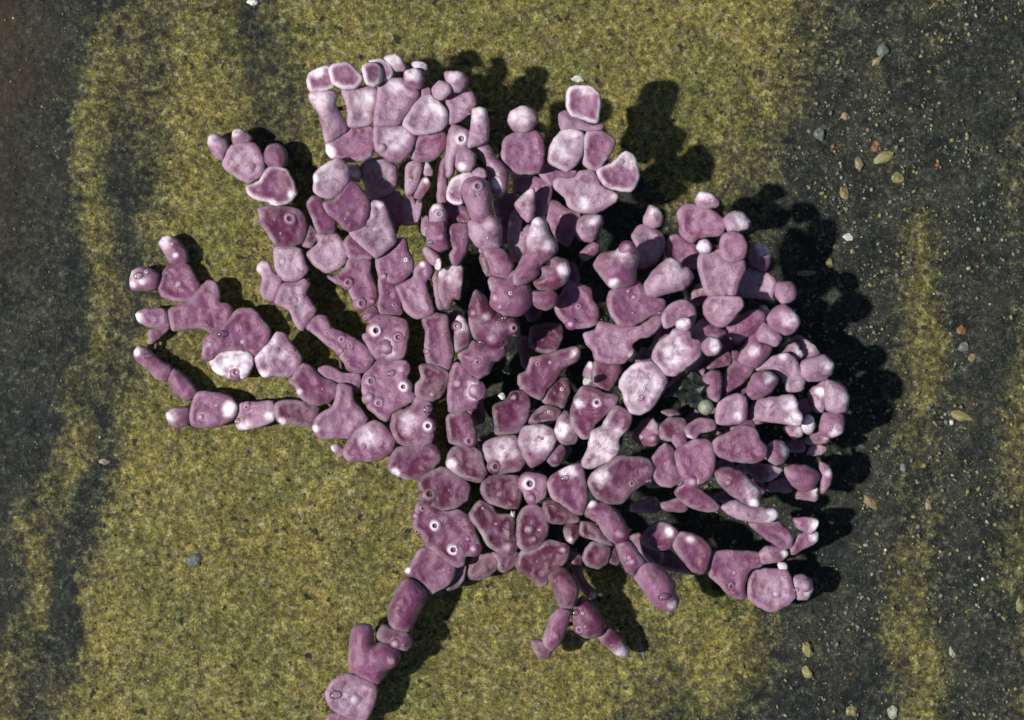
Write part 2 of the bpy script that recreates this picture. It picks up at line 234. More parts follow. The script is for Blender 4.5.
# ------------------------------------------------------------------ frond
SEGS = '''88|f|-197.9,265.1 -194.9,260.6 -178.2,262.1 -172.9,265.1 -172.9,278.0 -178.2,284.8 -187.3,283.3 -196.4,278.0 -198.7,272.7|9|0.5||||2
80|r|-195.4,250.6 -188.6,241.5 -184.8,226.3 -180.2,211.1 -161.9,221.7 -158.9,226.3 -171.8,249.1 -169.5,258.2 -172.6,262.0 -187.8,262.0 -197.7,259.0|4|0.5||-184.8,255.2,17.2||10
92|f|-176.4,275.4 -173.4,267.8 -164.3,262.9 -150.9,263.8 -144.3,273.3 -151.8,281.6 -159.8,288.2 -173.4,286.0 -177.2,282.9|9|0.5||||4
82|f|-159.6,244.4 -158.0,227.1 -139.0,228.4 -134.5,232.2 -130.7,250.5 -131.4,264.1 -145.1,266.4 -152.7,265.7 -164.9,263.4|3|0.5||-143.6,253.5,12.5||1
94|f|-143.8,275.2 -140.7,266.8 -133.9,264.6 -127.9,269.1 -125.6,279.7 -129.4,286.5 -136.9,288.0 -143.8,284.2|9|0.5||||5
86|f|-126.7,280.5 -125.2,270.6 -116.8,274.4 -115.3,280.5 -119.1,288.1 -126.7,291.9 -138.8,290.3|7|0.5||||7
84|r|-120.7,288.3 -113.1,280.7 -102.5,282.2 -107.0,292.8 -113.1,297.4 -124.5,293.6|2|0.5||-114.6,294.3,9.4||5
84|f|-131.3,250.3 -133.6,238.1 -132.9,229.0 -110.1,229.0 -105.5,235.1 -91.9,254.8 -91.1,262.4 -99.4,265.5 -105.5,273.1 -119.2,273.1 -129.1,267.0|2|0.5||-113.1,267,10.9||3
92|r|-103.7,267.8 -94.6,262.5 -87.1,264.7 -84.8,272.3 -87.1,279.9 -96.1,282.2 -103.7,278.4|2|0.5||-94.6,277.6,7.8||13
88|r|-93.2,282.6 -82.6,280.3 -82.6,286.3 -91.7,290.1 -97.0,287.9|2|0.5||-88.7,287.9,10.9||8
74|f|-181.4,204.8 -177.5,198.0 -158.0,193.1 -138.5,197.0 -134.6,204.8 -134.6,224.3 -138.5,229.2 -156.1,229.2 -160.0,223.4 -180.4,211.6|4|0.5||-177.5,202.9,8||11
76|f|-134.5,214.4 -132.6,204.7 -120.9,194.9 -109.2,193.0 -97.5,204.7 -93.6,219.3 -99.4,226.1 -110.1,229.0 -133.5,228.1|2|0.5||-113.1,214.4,14|b,-126.2,207.1,4|17
84|f|-101.3,224.5 -93.7,219.2 -69.4,223.0 -62.5,232.1 -63.3,242.7 -80.0,257.9 -86.1,256.4 -93.7,250.3 -105.8,229.0|5|0.5||-72.4,245.7,14.1||7
82|r|-86.1,252.0 -78.5,256.5 -80.1,264.1 -87.7,264.1|2|0.5||||12
94|r|-75.2,254.0 -66.1,252.5 -59.3,259.3 -60.1,266.1 -70.7,270.3 -77.5,263.1|2|0.5||||13
92|r|-64.6,272.3 -61.6,266.3 -57.1,260.2 -49.5,260.2 -44.2,266.3 -42.7,272.3 -48.0,278.4 -60.1,280.2 -64.9,278.4|2|0.5||-55.6,277.6,9.4||14
80|f|-61.9,243.0 -62.6,232.4 -58.8,229.3 -48.2,233.9 -40.6,240.0 -34.5,249.1 -36.0,256.7 -42.1,263.6 -48.2,261.3 -63.4,255.2|2|0.5||||12
70|f|-88.9,194.1 -76.7,195.6 -63.0,209.4 -66.0,221.6 -90.5,218.5 -95.0,212.4 -98.1,197.2|2|0.15||||203
92|r|-38.9,236.0 -39.7,225.3 -42.2,205.6 -30.5,208.4 -23.8,213.2 -22.2,229.9 -23.7,236.0 -25.3,242.8 -32.8,245.1 -38.1,243.5|2|0.5||-31.3,242,7||20
78|r|-65.1,193.6 -62.8,178.4 -56.7,181.4 -53.7,196.6 -43.0,205.8 -41.5,214.9 -43.0,224.0 -56.9,228.9 -60.6,225.1|2|0.5|||C,-49.1,214.9,7|16
92|r|-54.2,186.6 -48.9,182.1 -39.8,182.8 -35.3,191.1 -35.3,200.2 -44.3,205.5 -52.7,201.7 -54.2,195.7|2|0.5||-47.4,186.6,4.7||19
84|f|-62.7,156.7 -56.6,151.4 -48.3,152.2 -49.8,164.3 -47.5,171.9 -36.9,176.5 -39.9,181.8 -47.5,181.0 -58.1,176.5 -62.7,165.8|7|0.5||||23
96|r|-37.5,178.0 -30.7,175.0 -25.4,177.3 -26.1,183.3 -32.2,186.3 -38.2,182.6|2|0.5||||20
94|r|-48.9,162.3 -44.3,150.1 -38.3,135.0 -26.2,132.7 -20.1,138.0 -20.1,153.2 -20.9,166.8 -26.2,175.9 -38.3,177.4 -46.6,172.8|2|0.5|||c,-33,167.5,6.2|22
92|r|-41.3,122.1 -35.3,111.5 -27.7,106.9 -11.8,109.2 -10.3,116.0 -11.0,131.2 -20.1,138.7 -41.3,134.2|2|0.5|||b,-20.1,131.2,7|23
94|r|-23.1,96.3 -18.6,82.6 -4.2,79.6 1.8,90.2 -5.0,103.8 -11.8,108.4 -27.7,106.9|2|0.5||||24
96|r|-18.1,70.8 -21.1,58.7 -20.4,52.6 -11.3,45.1 -0.7,42.0 9.9,43.6 18.2,52.6 19.7,63.2 14.4,75.3 8.3,73.8 7.6,85.9 1.5,85.9 -5.3,79.1 -18.9,79.9|2|0.5|||b,-15.9,60.2,4.7;b,-11.3,51.1,3.1|25
104|r|12.9,106.8 6.8,93.2 1.5,81.1 2.3,72.1 9.8,72.1 18.9,76.6 26.4,83.4 26.4,88.7 38.5,97.7 43.8,105.3 43.0,112.8 35.5,122.8 32.5,134.8 26.4,137.9 20.4,135.4 18.9,130.9 14.4,120.4|2|0.5||35.5,110.6,7;24.2,134.7,4.7||28
106|r|27.2,79.6 21.1,75.1 24.9,69.0 32.4,67.5 43.0,68.3 52.0,75.1 55.8,84.1 53.5,94.7 44.5,99.2 37.7,96.2 37.0,91.6 27.9,89.4 29.4,84.1|2|0.5||51.3,86.4,7.8||29
98|r|17.4,58.6 21.9,52.6 32.5,48.1 41.6,52.6 43.9,61.7 41.6,67.7 26.5,66.2 18.9,66.2|2|0.5||||26
86|r|-39.8,58.3 -41.8,46.6 -40.8,34.0 -36.9,21.4 -26.2,13.6 -11.7,11.7 -1.9,16.5 -1.0,24.3 3.9,23.3 6.8,31.1 2.9,40.8 -6.8,42.7 -19.4,50.5 -27.2,62.2 -35.0,68.0|2|0.5|||b,-18.5,20.4,7;b,-36.9,45.7,5;b,-24.3,41.8,6;c,1.9,31.1,5|26
78|r|-47.7,-4.9 -39.9,-13.6 -32.1,-17.5 -22.4,-12.7 -17.5,-1.9 -11.7,0.0 -4.9,6.8 -6.8,13.6 -21.4,13.6 -38.0,18.5 -42.9,10.7 -52.6,5.8|2|0.5|||c,-33.1,-1.9,4|30
72|r|-55.8,21.3 -54.3,7.6 -50.4,9.2 -41.3,15.2 -40.5,24.4 -44.3,38.1 -51.2,44.2 -55.8,36.6|2|0.5|||c,-53.5,32.8,4.4|31
62|f|-61.3,-19.9 -62.9,-36.7 -61.3,-50.5 -46.0,-49.7 -35.3,-45.9 -31.5,-27.5 -32.3,-18.4 -38.4,-16.8 -47.6,-4.6 -54.4,-2.3 -59.8,-10.7|2|0.5||-36.8,-30.6,9.4|b,-52.9,-23,5.5;b,-36.8,-29.1,7|34
54|f|-63.6,-70.0 -60.6,-80.7 -43.5,-84.1 -35.2,-80.9 -36.0,-70.0 -40.6,-54.6 -48.3,-50.0 -59.0,-52.3 -63.6,-56.2|2|0.5|||c,-41.9,-79.2,5.3|35
46|f|-63.8,-105.5 -57.7,-110.2 -43.8,-117.9 -30.2,-120.2 -24.5,-111.8 -26.9,-104.0 -30.0,-91.7 -37.7,-85.5 -54.6,-84.8 -60.7,-88.6 -64.6,-100.9|2|0.5||-58.4,-101.7,5.5||161
40|f|-90.9,-128.9 -77.8,-144.3 -68.6,-148.0 -53.2,-144.3 -43.9,-138.1 -41.6,-130.4 -41.6,-122.7 -62.4,-107.3 -70.1,-105.8 -92.5,-118.1|2|0.5|||c,-81.2,-132,7.5|85
36|f|-121.2,-109.0 -113.4,-113.6 -102.6,-118.3 -89.4,-115.0 -71.8,-101.3 -70.2,-95.1 -74.8,-84.3 -84.1,-82.7 -113.4,-87.4 -122.7,-102.0|2|0.5||-115,-110.5,4.7||36
38|f|-119.5,-67.3 -114.9,-78.1 -107.2,-84.2 -92.8,-83.9 -79.4,-81.2 -77.1,-65.7 -82.5,-56.5 -78.6,-48.7 -80.2,-42.6 -87.1,-38.0 -94.8,-37.0 -99.5,-45.7 -118.0,-53.4 -118.8,-59.5|2|0.5||-102.6,-61.1,10.9|C,-82.5,-64.9,5.9|37
34|f|-148.4,-23.2 -146.9,-35.5 -142.2,-46.3 -133.0,-55.6 -123.7,-60.2 -117.5,-51.0 -97.4,-40.2 -95.9,-34.0 -102.1,-26.3 -103.6,-15.4 -103.6,-1.5 -117.5,0.0 -136.1,-1.5 -145.3,-12.4|2|0.5|||c,-139.2,-20.9,5.9;C,-106.7,-26.3,5.9;c,-131.4,-42.5,5;b,-140.7,-37.1,5;b,-109,-8.5,5.6|38
36|f|-140.6,10.8 -132.9,0.0 -106.6,3.1 -103.6,15.4 -102.0,23.2 -103.6,38.6 -132.9,44.8 -142.1,40.1 -139.1,27.8 -147.6,24.7|2|0.5||-123.6,12.3,9.4|C,-134.1,29.3,7.2;c,-112,22.4,5.9;b,-123.6,12.3,7.5|39
37|r|-146.0,41.4 -139.0,36.7 -131.3,42.9 -132.1,50.6 -137.5,52.9 -146.0,47.5|2|0.5|||c,-144.4,41.8,2.8|40
30|f|-174.9,77.0 -162.5,70.8 -157.9,61.6 -153.3,53.8 -145.5,50.0 -134.7,58.5 -133.2,64.7 -140.1,87.9 -139.3,98.7 -161.0,100.2 -165.6,91.0 -176.5,82.4 -182.7,83.2|2|0.5|||c,-161.8,76.3,5;c,-148.6,55.7,5.9;b,-137.8,57.7,2.8|44
28|f|-164.2,109.6 -161.1,100.6 -137.9,101.1 -142.5,109.6 -151.8,115.8 -161.1,123.5 -166.5,115.8|2|0.5||||42
32|f|-131.1,64.3 -131.8,47.3 -114.8,43.0 -107.1,47.3 -108.6,50.4 -114.1,75.9 -125.6,79.0 -131.1,82.9|2|0.5|||c,-115.9,55,2.8;c,-118.2,63.8,2.3|41
58|f|-132.2,89.8 -129.1,80.6 -124.5,77.5 -113.8,75.2 -104.6,79.1 -97.7,88.3 -97.0,97.5 -101.6,106.6 -104.6,118.9 -111.5,118.9 -113.8,109.7 -133.0,99.0|2|0.5||-125.3,81.8,3.4|b,-125.3,81.8,3.4|216
70|f|-145.1,110.5 -132.9,99.8 -125.3,104.4 -113.0,116.6 -116.1,128.8 -125.3,153.2 -132.9,155.5 -137.5,153.2 -139.0,139.5 -158.1,124.2|2|0.5||-129.1,152.5,4.1||45
80|f|-179.6,143.6 -170.5,136.0 -158.3,125.3 -143.1,131.4 -140.0,140.5 -138.5,152.7 -149.2,169.4 -158.3,174.0 -173.5,155.7 -182.6,152.7|2|0.5||||46
88|f|-192.0,164.4 -185.2,158.3 -174.5,156.8 -165.4,162.9 -158.6,173.5 -159.4,188.7 -167.0,194.7 -176.1,192.5 -191.2,181.1 -192.0,170.5|5|0.5||-189.7,176.5,4.7||47
40|f|-197.5,140.9 -191.3,126.3 -185.1,125.5 -175.1,127.0 -174.3,137.8 -182.0,147.1 -186.7,159.4 -195.9,161.0 -201.3,154.8|2|0.15||||61
56|r|-159.6,176.9 -149.6,175.4 -150.4,190.7 -160.4,189.2|2|0.5||-155,183.1,6.2||51
46|f|-144.7,171.4 -140.1,159.1 -129.4,160.6 -115.5,168.3 -114.0,189.9 -129.4,199.1 -144.7,194.5 -149.4,186.8|2|0.5||||52
36|f|-129.8,156.5 -120.5,138.0 -114.4,124.1 -111.3,145.7 -114.4,165.8 -137.5,158.1|2|0.15||||208
20|f|-262.4,166.1 -254.7,159.9 -242.2,156.8 -234.5,152.1 -220.5,156.8 -213.5,164.5 -219.0,181.6 -223.6,189.4 -242.2,190.9 -251.6,176.9 -264.0,172.3|7|0.5||-217.4,164.5,6.2;-236,155.2,6.2||58
15|f|-284.6,189.7 -270.6,180.3 -261.3,175.7 -247.3,185.0 -245.7,191.2 -247.5,202.5 -255.0,214.6 -278.4,213.0 -287.7,195.9|3|0.5|||b,-261.3,188.9,5.3|57
15|r|-296.9,203.7 -287.4,198.9 -282.3,211.4 -284.6,219.2 -295.5,224.7 -301.7,222.3 -302.5,214.5|2|0.5||||54
15|r|-276.9,214.5 -259.8,216.1 -257.4,220.8 -262.9,225.4 -270.6,229.3 -277.6,227.0 -278.4,219.2|2|0.5||||54
15|r|-245.8,197.4 -236.4,188.9 -227.1,189.7 -223.2,199.0 -225.6,209.9 -233.3,215.3 -242.7,213.0 -246.5,205.2|2|0.5||||53
22|f|-249.5,140.2 -253.7,136.3 -248.3,133.2 -243.6,127.8 -234.3,113.8 -218.8,113.1 -208.0,116.9 -203.3,134.0 -208.0,146.4 -215.7,151.1 -239.0,152.6 -251.4,149.5|2|0.15|||c,-220.4,140.2,6.6|60
22|f|-234.3,89.7 -226.6,79.6 -212.6,78.8 -201.8,89.7 -204.9,95.9 -209.5,109.8 -215.7,112.1 -235.1,111.4|2|0.5|||b,-227.4,97.4,4.1|58
16|f|-205.3,121.8 -208.4,112.5 -199.1,112.5 -192.8,125.0 -202.2,134.3|2|0.15||||61
24|f|-197.0,95.8 -187.7,88.0 -179.9,86.5 -166.0,95.8 -162.9,105.1 -166.0,115.9 -173.7,125.2 -193.9,125.2 -192.3,115.9 -203.2,105.1|2|0.5||||43
18|f|-247.8,82.0 -250.2,69.6 -247.1,61.8 -236.2,58.7 -227.9,73.2 -228.7,80.4 -236.9,86.8 -242.4,97.5 -248.6,98.3 -253.3,89.8|2|0.5||||59
24|f|-226.4,52.4 -220.2,49.3 -215.6,36.9 -207.8,29.1 -203.2,35.3 -193.9,49.3 -198.5,57.0 -203.2,66.3 -200.1,75.6 -204.7,80.3 -212.5,77.2 -226.4,75.6 -234.9,57.0|2|0.5|||b,-214.8,59.4,3.4|59
28|f|-192.1,23.6 -185.9,17.3 -175.0,9.6 -167.3,-1.2 -161.1,-10.5 -147.2,-12.1 -136.3,0.3 -145.6,14.2 -162.7,25.1 -178.1,32.0 -184.3,43.7 -192.1,44.4 -203.7,32.7|2|0.5||-169.6,9.6,3.8|c,-182.8,26.6,2.8;c,-168.1,20.4,4.1;c,-159.6,14.2,3.4;b,-169.6,9.6,3.8|63
26|f|-252.6,-7.4 -246.4,-16.7 -235.6,-15.2 -220.1,-16.7 -213.9,-10.5 -207.7,0.3 -217.0,14.3 -226.3,26.6 -232.5,27.4 -238.7,18.9 -254.2,1.9|4|0.5||-226,4.2,4.4;-246.4,-14.4,6.2;-235.6,16.6,5.3|c,-232.5,11.2,2.5;c,-218.1,8.8,2.5|66
24|f|-215.6,-26.0 -210.9,-35.3 -201.6,-43.1 -190.8,-44.6 -181.5,-41.5 -175.3,-36.9 -173.7,-23.7 -189.2,-16.7 -200.1,-5.9 -206.3,-3.6 -220.2,-21.4|2|0.5||-210.1,-30.7,3.9||67
20|f|-187.9,-15.2 -175.5,-21.4 -161.5,-24.5 -153.8,-32.3 -149.8,-22.5 -152.0,-12.8 -164.6,-13.6 -183.3,-5.9 -192.6,-9.0|2|0.5||||64
23|f|-195.5,-72.6 -189.3,-78.0 -173.8,-77.2 -161.4,-77.2 -152.1,-71.0 -142.8,-58.6 -156.7,-38.5 -158.3,-27.6 -167.6,-23.7 -173.0,-25.3 -173.8,-35.4 -178.4,-46.2 -192.4,-55.5 -197.8,-66.4|2|0.5||-193.9,-67.9,4.4||66
21|f|-232.9,-60.2 -226.7,-64.1 -218.9,-63.3 -198.7,-65.6 -194.1,-58.6 -191.0,-47.8 -200.3,-43.1 -218.9,-40.0 -234.4,-43.1|2|0.5||-228.2,-60.2,3.8||68
14|f|-275.1,-64.4 -270.4,-69.1 -250.2,-65.9 -236.2,-59.7 -234.6,-47.3 -237.8,-41.8 -253.3,-41.8 -271.2,-44.2 -272.8,-51.9|4|0.5||-240.9,-55.1,5.9;-265.8,-65.9,7.8|c,-263.4,-46.5,3.8|69
14|f|-318.6,-64.4 -304.6,-67.5 -289.1,-64.4 -275.1,-56.6 -272.8,-47.3 -278.2,-37.9 -290.6,-33.3 -312.4,-32.5 -320.2,-53.5|2|0.5||-309.3,-56.6,3.4;-279,-48.8,9.4|b,-309.3,-56.6,3.8|70
12|r|-340.6,-64.4 -332.9,-67.5 -323.5,-64.4 -320.4,-59.8 -322.0,-47.3 -337.5,-48.1 -344.5,-53.5|2|0.5||-341.4,-56.6,3.8||71
11|r|-337.6,-30.2 -325.2,-40.3 -318.9,-39.6 -313.2,-31.6 -326.7,-14.6 -337.6,-8.4 -343.1,-19.3|2|0.5||||71
11|r|-375.0,0.9 -365.7,-6.8 -353.2,-19.3 -343.9,-20.9 -337.6,-8.4 -348.5,-0.6 -364.1,11.8 -371.9,14.2 -376.6,8.7|2|0.5||-373.1,8.7,5.6||73
17|f|-307.4,4.0 -305.1,-0.6 -296.6,0.9 -287.2,8.7 -265.5,9.5 -254.6,3.3 -243.7,11.8 -240.6,21.1 -240.6,30.5 -248.4,41.3 -257.7,50.6 -271.7,50.6 -282.6,39.8 -290.3,30.5 -303.6,21.1|2|0.5||-299.7,16.5,4.1|b,-299.7,15.7,5.3|77
15|f|-295.2,-11.5 -281.2,-17.7 -267.2,-18.5 -261.0,-13.1 -256.3,0.9 -261.0,7.9 -278.1,8.7 -290.5,7.2 -300.6,-2.2|2|0.5|white||c,-274.2,-12.3,5.6|75
17|f|-340.1,40.4 -337.0,29.5 -319.9,31.1 -307.4,31.1 -296.6,26.4 -287.2,31.1 -281.0,38.8 -277.9,49.7 -281.0,55.2 -289.6,57.5 -290.3,68.4 -294.2,76.9 -302.0,79.2 -309.0,73.0 -321.4,58.3 -341.6,49.7|2|0.5||||81
10|f|-348.6,63.8 -337.7,59.2 -325.3,57.6 -314.4,63.8 -310.5,73.2 -315.9,84.1 -323.7,95.8 -340.9,95.0 -347.1,88.8 -352.5,73.2|2|0.5|||b,-331.5,75.5,4.7;c,-345.5,67.7,2.2|77
10|r|-345.5,105.9 -340.9,95.8 -331.5,95.0 -323.0,96.6 -323.7,107.5 -333.1,119.9 -340.9,123.8 -348.6,121.5 -351.8,116.0|2|0.5||-334.6,104.3,3.4;-344,121.5,5.3||78
10|r|-379.8,71.6 -373.6,69.3 -359.5,69.3 -352.5,73.2 -351.0,84.1 -358.0,90.3 -368.9,92.7 -378.2,88.8 -380.6,79.4|2|0.5||-367.3,77.9,4.1;-377.5,76.3,4.1||78
13|f|-370.1,37.3 -357.6,32.7 -340.5,34.2 -342.1,42.0 -345.2,49.8 -365.4,50.6 -374.0,45.1|2|0.5||-371.6,42,5.3||82
10|f|-359.5,16.5 -344.0,29.0 -340.9,33.6 -351.8,32.1 -361.1,29.0|2|0.5||||74
19|r|-173.9,-94.4 -168.9,-96.4 -166.9,-89.4 -172.9,-83.5 -179.9,-85.5|2|0.5||-178.9,-86.4,3||84
27|f|-162.5,-99.1 -150.6,-100.1 -132.8,-99.1 -118.9,-91.2 -115.0,-79.3 -127.8,-63.4 -135.8,-59.5 -155.6,-71.4 -167.5,-91.2|2|0.5||-140.7,-79.3,12||68
38|f|-96.4,-166.9 -90.2,-173.1 -84.0,-183.9 -73.2,-191.6 -64.0,-199.3 -53.2,-203.9 -47.0,-200.9 -45.5,-193.1 -37.8,-193.1 -31.6,-188.5 -32.4,-180.8 -36.2,-168.5 -41.6,-155.5 -51.5,-148.4 -64.0,-150.0 -71.7,-149.2 -88.7,-139.2 -93.3,-142.2 -97.2,-157.7|2|0.5|||C,-75.6,-163.1,6.2;C,-57.8,-187,6.6;c,-93.3,-169.2,3.4;c,-87.9,-146.1,3.8;b,-37.8,-185.4,5.3;b,-43.2,-176.2,3.1;b,-94.8,-153.8,3.8|89
30|f|-102.8,-213.8 -92.0,-220.0 -81.2,-231.6 -64.2,-223.1 -58.0,-215.3 -56.4,-204.5 -85.8,-184.4 -90.5,-185.9 -99.7,-199.9 -105.9,-209.1|2|0.5||-102.8,-207.6,3.1||85
20|f|-55.1,-208.3 -62.8,-220.7 -64.4,-228.5 -53.5,-225.4 -47.3,-216.0 -45.8,-203.6|2|0.15||||88
20|f|-41.1,-217.6 -30.2,-217.6 -16.3,-208.3 -14.7,-199.0 -19.4,-191.2 -31.8,-192.8 -41.1,-202.1 -44.2,-209.8|2|0.15||||90
40|f|-39.3,-159.1 -31.6,-168.3 -23.9,-182.2 -13.1,-189.2 0.8,-188.4 3.9,-182.2 2.3,-166.8 0.8,-152.9 -14.6,-151.4 -19.2,-143.7 -31.6,-138.3 -41.6,-151.4|3|0.5|||b,-3.8,-183.8,6.2;b,-15.4,-161.4,2.2;b,-28.5,-146,2.2|-1
26|f|-14.7,-197.0 -13.1,-207.9 -6.9,-210.2 5.5,-200.1 7.8,-190.8 0.8,-190.8 -19.3,-190.8|2|0.15||||-1
42|f|5.9,-182.4 11.3,-187.8 25.1,-184.7 34.4,-173.2 35.9,-160.8 31.3,-147.0 22.1,-141.6 11.3,-145.4 5.4,-157.8|2|0.5|||b,16.7,-167,6.2;b,21.3,-176.2,4.4|-1
36|f|18.5,-215.3 27.4,-224.2 34.5,-222.4 38.1,-209.9 47.0,-204.6 54.1,-197.5 55.9,-188.5 47.0,-179.6 34.5,-177.8 22.0,-186.8 9.5,-188.5 4.2,-204.6|2|0.15|||b,50.6,-186.8,4.3|91
46|r|39.7,-225.2 43.3,-235.9 48.6,-243.0 59.3,-243.0 65.5,-228.8 64.6,-219.9 53.9,-206.6 46.8,-203.9 36.2,-212.8|2|0.5||||92
38|r|34.5,-263.3 30.9,-275.7 34.5,-284.7 41.6,-286.4 48.7,-277.5 56.8,-256.1 57.7,-246.2 47.9,-244.0 37.2,-254.3|2|0.5||||93
31|r|22.1,-288.9 27.4,-296.0 36.4,-294.3 39.9,-285.3 31.0,-278.2 18.5,-277.3|2|0.5||||94
33|r|63.1,-267.3 72.0,-274.4 82.7,-274.4 89.9,-269.1 90.8,-258.4 82.7,-244.1 70.2,-233.4 64.8,-236.9 58.8,-247.8|2|0.5|||c,66.7,-265.5,4.7|94
22|r|93.8,-284.4 104.6,-293.4 113.5,-295.1 116.2,-289.8 102.8,-268.3 93.8,-264.7 85.7,-274.5|2|0.5||||96
22|r|59.8,-207.3 66.9,-225.3 75.9,-236.0 83.1,-236.0 83.1,-230.6 72.3,-218.1 68.7,-205.6 70.5,-194.8 56.2,-189.4|2|0.15||79.8,-233.7,4.3||92
34|r|-121.4,-259.1 -117.3,-265.3 -100.8,-267.4 -96.7,-259.1 -86.4,-240.6 -84.4,-230.3 -100.8,-214.8 -109.1,-217.9 -119.4,-238.5 -122.5,-252.9|2|0.5||||86
36|r|-131.7,-276.4 -117.2,-281.6 -111.1,-285.7 -102.8,-286.7 -97.7,-277.5 -102.8,-269.2 -119.3,-264.1 -128.6,-262.0 -133.7,-271.3|2|0.5||-115.2,-278.5,4.2|b,-115.2,-279.5,5.8|99
33|r|-160.6,-306.6 -146.2,-314.8 -131.8,-320.0 -123.5,-308.7 -111.2,-296.3 -111.2,-288.0 -125.6,-278.8 -135.9,-279.8 -136.9,-271.6 -140.0,-262.3 -152.4,-261.3 -158.6,-267.4 -161.7,-302.5|2|0.5|||b,-118.4,-296.3,5.4|100
30|f|-179.4,-344.0 -158.7,-355.4 -144.3,-356.4 -136.0,-339.9 -134.0,-322.4 -146.4,-315.2 -162.9,-310.0 -177.3,-317.2 -184.5,-329.6|2|0.5|||b,-155.6,-335.8,6.2|101
26|f|-175.5,-373.4 -158.9,-371.3 -154.8,-356.9 -169.3,-349.0 -180.6,-350.7 -184.8,-357.9|2|0.5||||102
50|f|6.9,-24.3 19.2,-35.0 28.5,-38.9 34.6,-28.9 42.3,-21.2 51.5,-7.4 63.8,-1.2 67.6,8.0 65.3,12.6 56.1,11.8 33.1,4.9 19.2,1.8 14.6,-10.4 6.9,-15.1 6.2,-21.2|2|0.5||60.7,7.2,5.6|c,25.4,-3.5,3.1|106
44|f|-16.9,-62.8 -16.1,-72.8 4.5,-73.5 16.2,-55.1 17.7,-39.7 13.1,-30.5 -0.7,-32.0 -6.9,-39.7 -18.4,-45.9|2|0.5|||b,2.3,-36.6,3.4|160
42|f|30.1,-40.5 42.4,-44.4 50.1,-47.5 57.0,-32.0 54.7,-18.2 43.9,-18.2 33.2,-29.0|2|0.15||||107
44|f|21.2,-62.4 36.2,-62.8 42.4,-59.7 48.5,-50.5 42.4,-45.9 30.1,-45.9 13.4,-61.7|2|0.5||||105
56|r|74.4,-18.1 79.0,-16.6 79.0,-2.8 75.9,-1.2 69.8,-15.0|2|0.5||||109
66|f|80.3,-22.6 87.9,-29.5 94.0,-31.8 101.7,-21.1 107.8,-8.9 106.2,-3.5 81.8,-0.5 80.3,-4.3|2|0.5||||158
80|f|72.0,17.5 77.9,9.7 81.8,0.0 95.4,-2.9 110.0,-1.9 118.7,7.8 116.8,14.6 124.6,21.4 134.3,23.4 146.2,35.7 144.3,43.0 132.4,46.7 119.7,40.9 110.0,33.1 97.3,35.0 85.7,37.0 80.8,29.2 70.1,25.3|2|0.5||116.8,4.9,5||153
90|f|96.0,43.3 103.5,34.3 115.7,32.7 124.8,37.3 135.4,43.3 147.7,49.1 147.9,58.1 133.9,61.5 127.8,70.6 120.2,76.7 105.1,72.1 94.5,66.1 92.2,57.0|2|0.5|||b,112.6,66.8,2.5;b,117.9,60.8,3.1|153
100|r|86.9,79.8 94.4,70.7 102.0,69.2 117.8,73.7 120.1,85.8 122.4,102.4 117.1,110.7 108.0,112.2 99.0,105.4 85.4,102.4 79.3,91.8|2|0.5||111.8,108.4,5.3;99,73,6.2|b,111,108.4,5.6|111
72|f|46.5,40.9 57.2,31.7 72.6,31.6 83.8,36.4 84.7,50.0 79.3,59.2 77.0,69.8 66.4,74.4 54.2,72.9 48.1,65.3 42.0,50.0|2|0.5|||b,57.2,34.8,4.1;c,64.8,52.3,3.4|110
68|r|58.8,71.5 64.9,74.5 64.9,86.7 60.4,95.9 54.2,94.4 54.2,73.0|2|0.15||||113
42|f|17.7,13.6 30.1,7.4 43.7,9.2 50.1,22.8 48.6,35.1 19.3,32.0|2|0.15||||104
78|r|66.2,100.1 72.3,97.1 84.5,106.2 85.3,112.3 78.4,113.8 66.2,104.7|2|0.5||||114
72|r|128.6,133.0 137.7,128.4 145.4,131.5 146.9,140.6 142.3,148.2 134.7,150.5 129.4,140.6|2|0.5||136.5,145.2,5||118
66|f|118.9,116.4 122.7,108.8 124.3,90.5 131.9,90.5 144.1,99.6 150.2,114.0 145.1,125.6 138.0,128.7 125.8,131.7 117.4,122.6|2|0.5||||127
96|r|131.3,62.9 138.1,60.7 150.2,64.4 166.9,69.0 175.2,79.6 169.9,89.4 164.6,89.4 162.3,94.7 153.2,98.9 147.2,96.2 135.1,84.1 128.3,72.0|2|0.5||154.8,96.5,5||111
102|f|180.1,87.8 183.1,77.3 189.2,62.2 205.8,54.6 213.3,56.1 217.8,68.2 220.9,78.8 225.4,89.4 223.9,96.9 213.3,94.6 204.2,98.4 201.2,107.5 193.7,104.4 183.1,104.4 180.1,98.4|2|0.5||||121
98|f|185.6,46.3 189.4,38.7 200.0,31.9 206.0,32.6 215.1,41.7 223.4,53.8 221.2,59.9 210.6,61.4 190.9,61.4 186.4,56.8|2|0.5||||154
112|r|181.0,103.3 190.0,103.3 192.3,108.6 188.5,115.4 181.0,114.6 177.2,108.6|2|0.5||184.7,110.1,9.4||123
112|f|203.5,98.1 212.6,94.3 223.1,98.1 226.1,108.6 221.6,119.1 212.6,123.6 203.5,120.6 199.8,111.6|2|0.5|pink|||120
72|f|163.7,133.0 165.2,122.3 175.9,114.7 183.5,119.3 203.3,122.3 207.9,128.4 206.4,136.0 195.7,145.2 177.4,151.3 168.2,151.3 161.4,143.7|2|0.5||||126
80|r|181.5,149.3 190.6,147.1 199.7,149.3 202.0,155.4 193.6,161.5 183.0,163.0 178.4,155.4|2|0.5||187.5,161.5,7.8||124
84|r|210.8,124.3 222.2,124.8 229.8,127.9 231.3,134.0 225.3,143.1 217.7,145.3 211.6,143.1 205.6,136.7|2|0.5||223.7,135.5,8.6||123
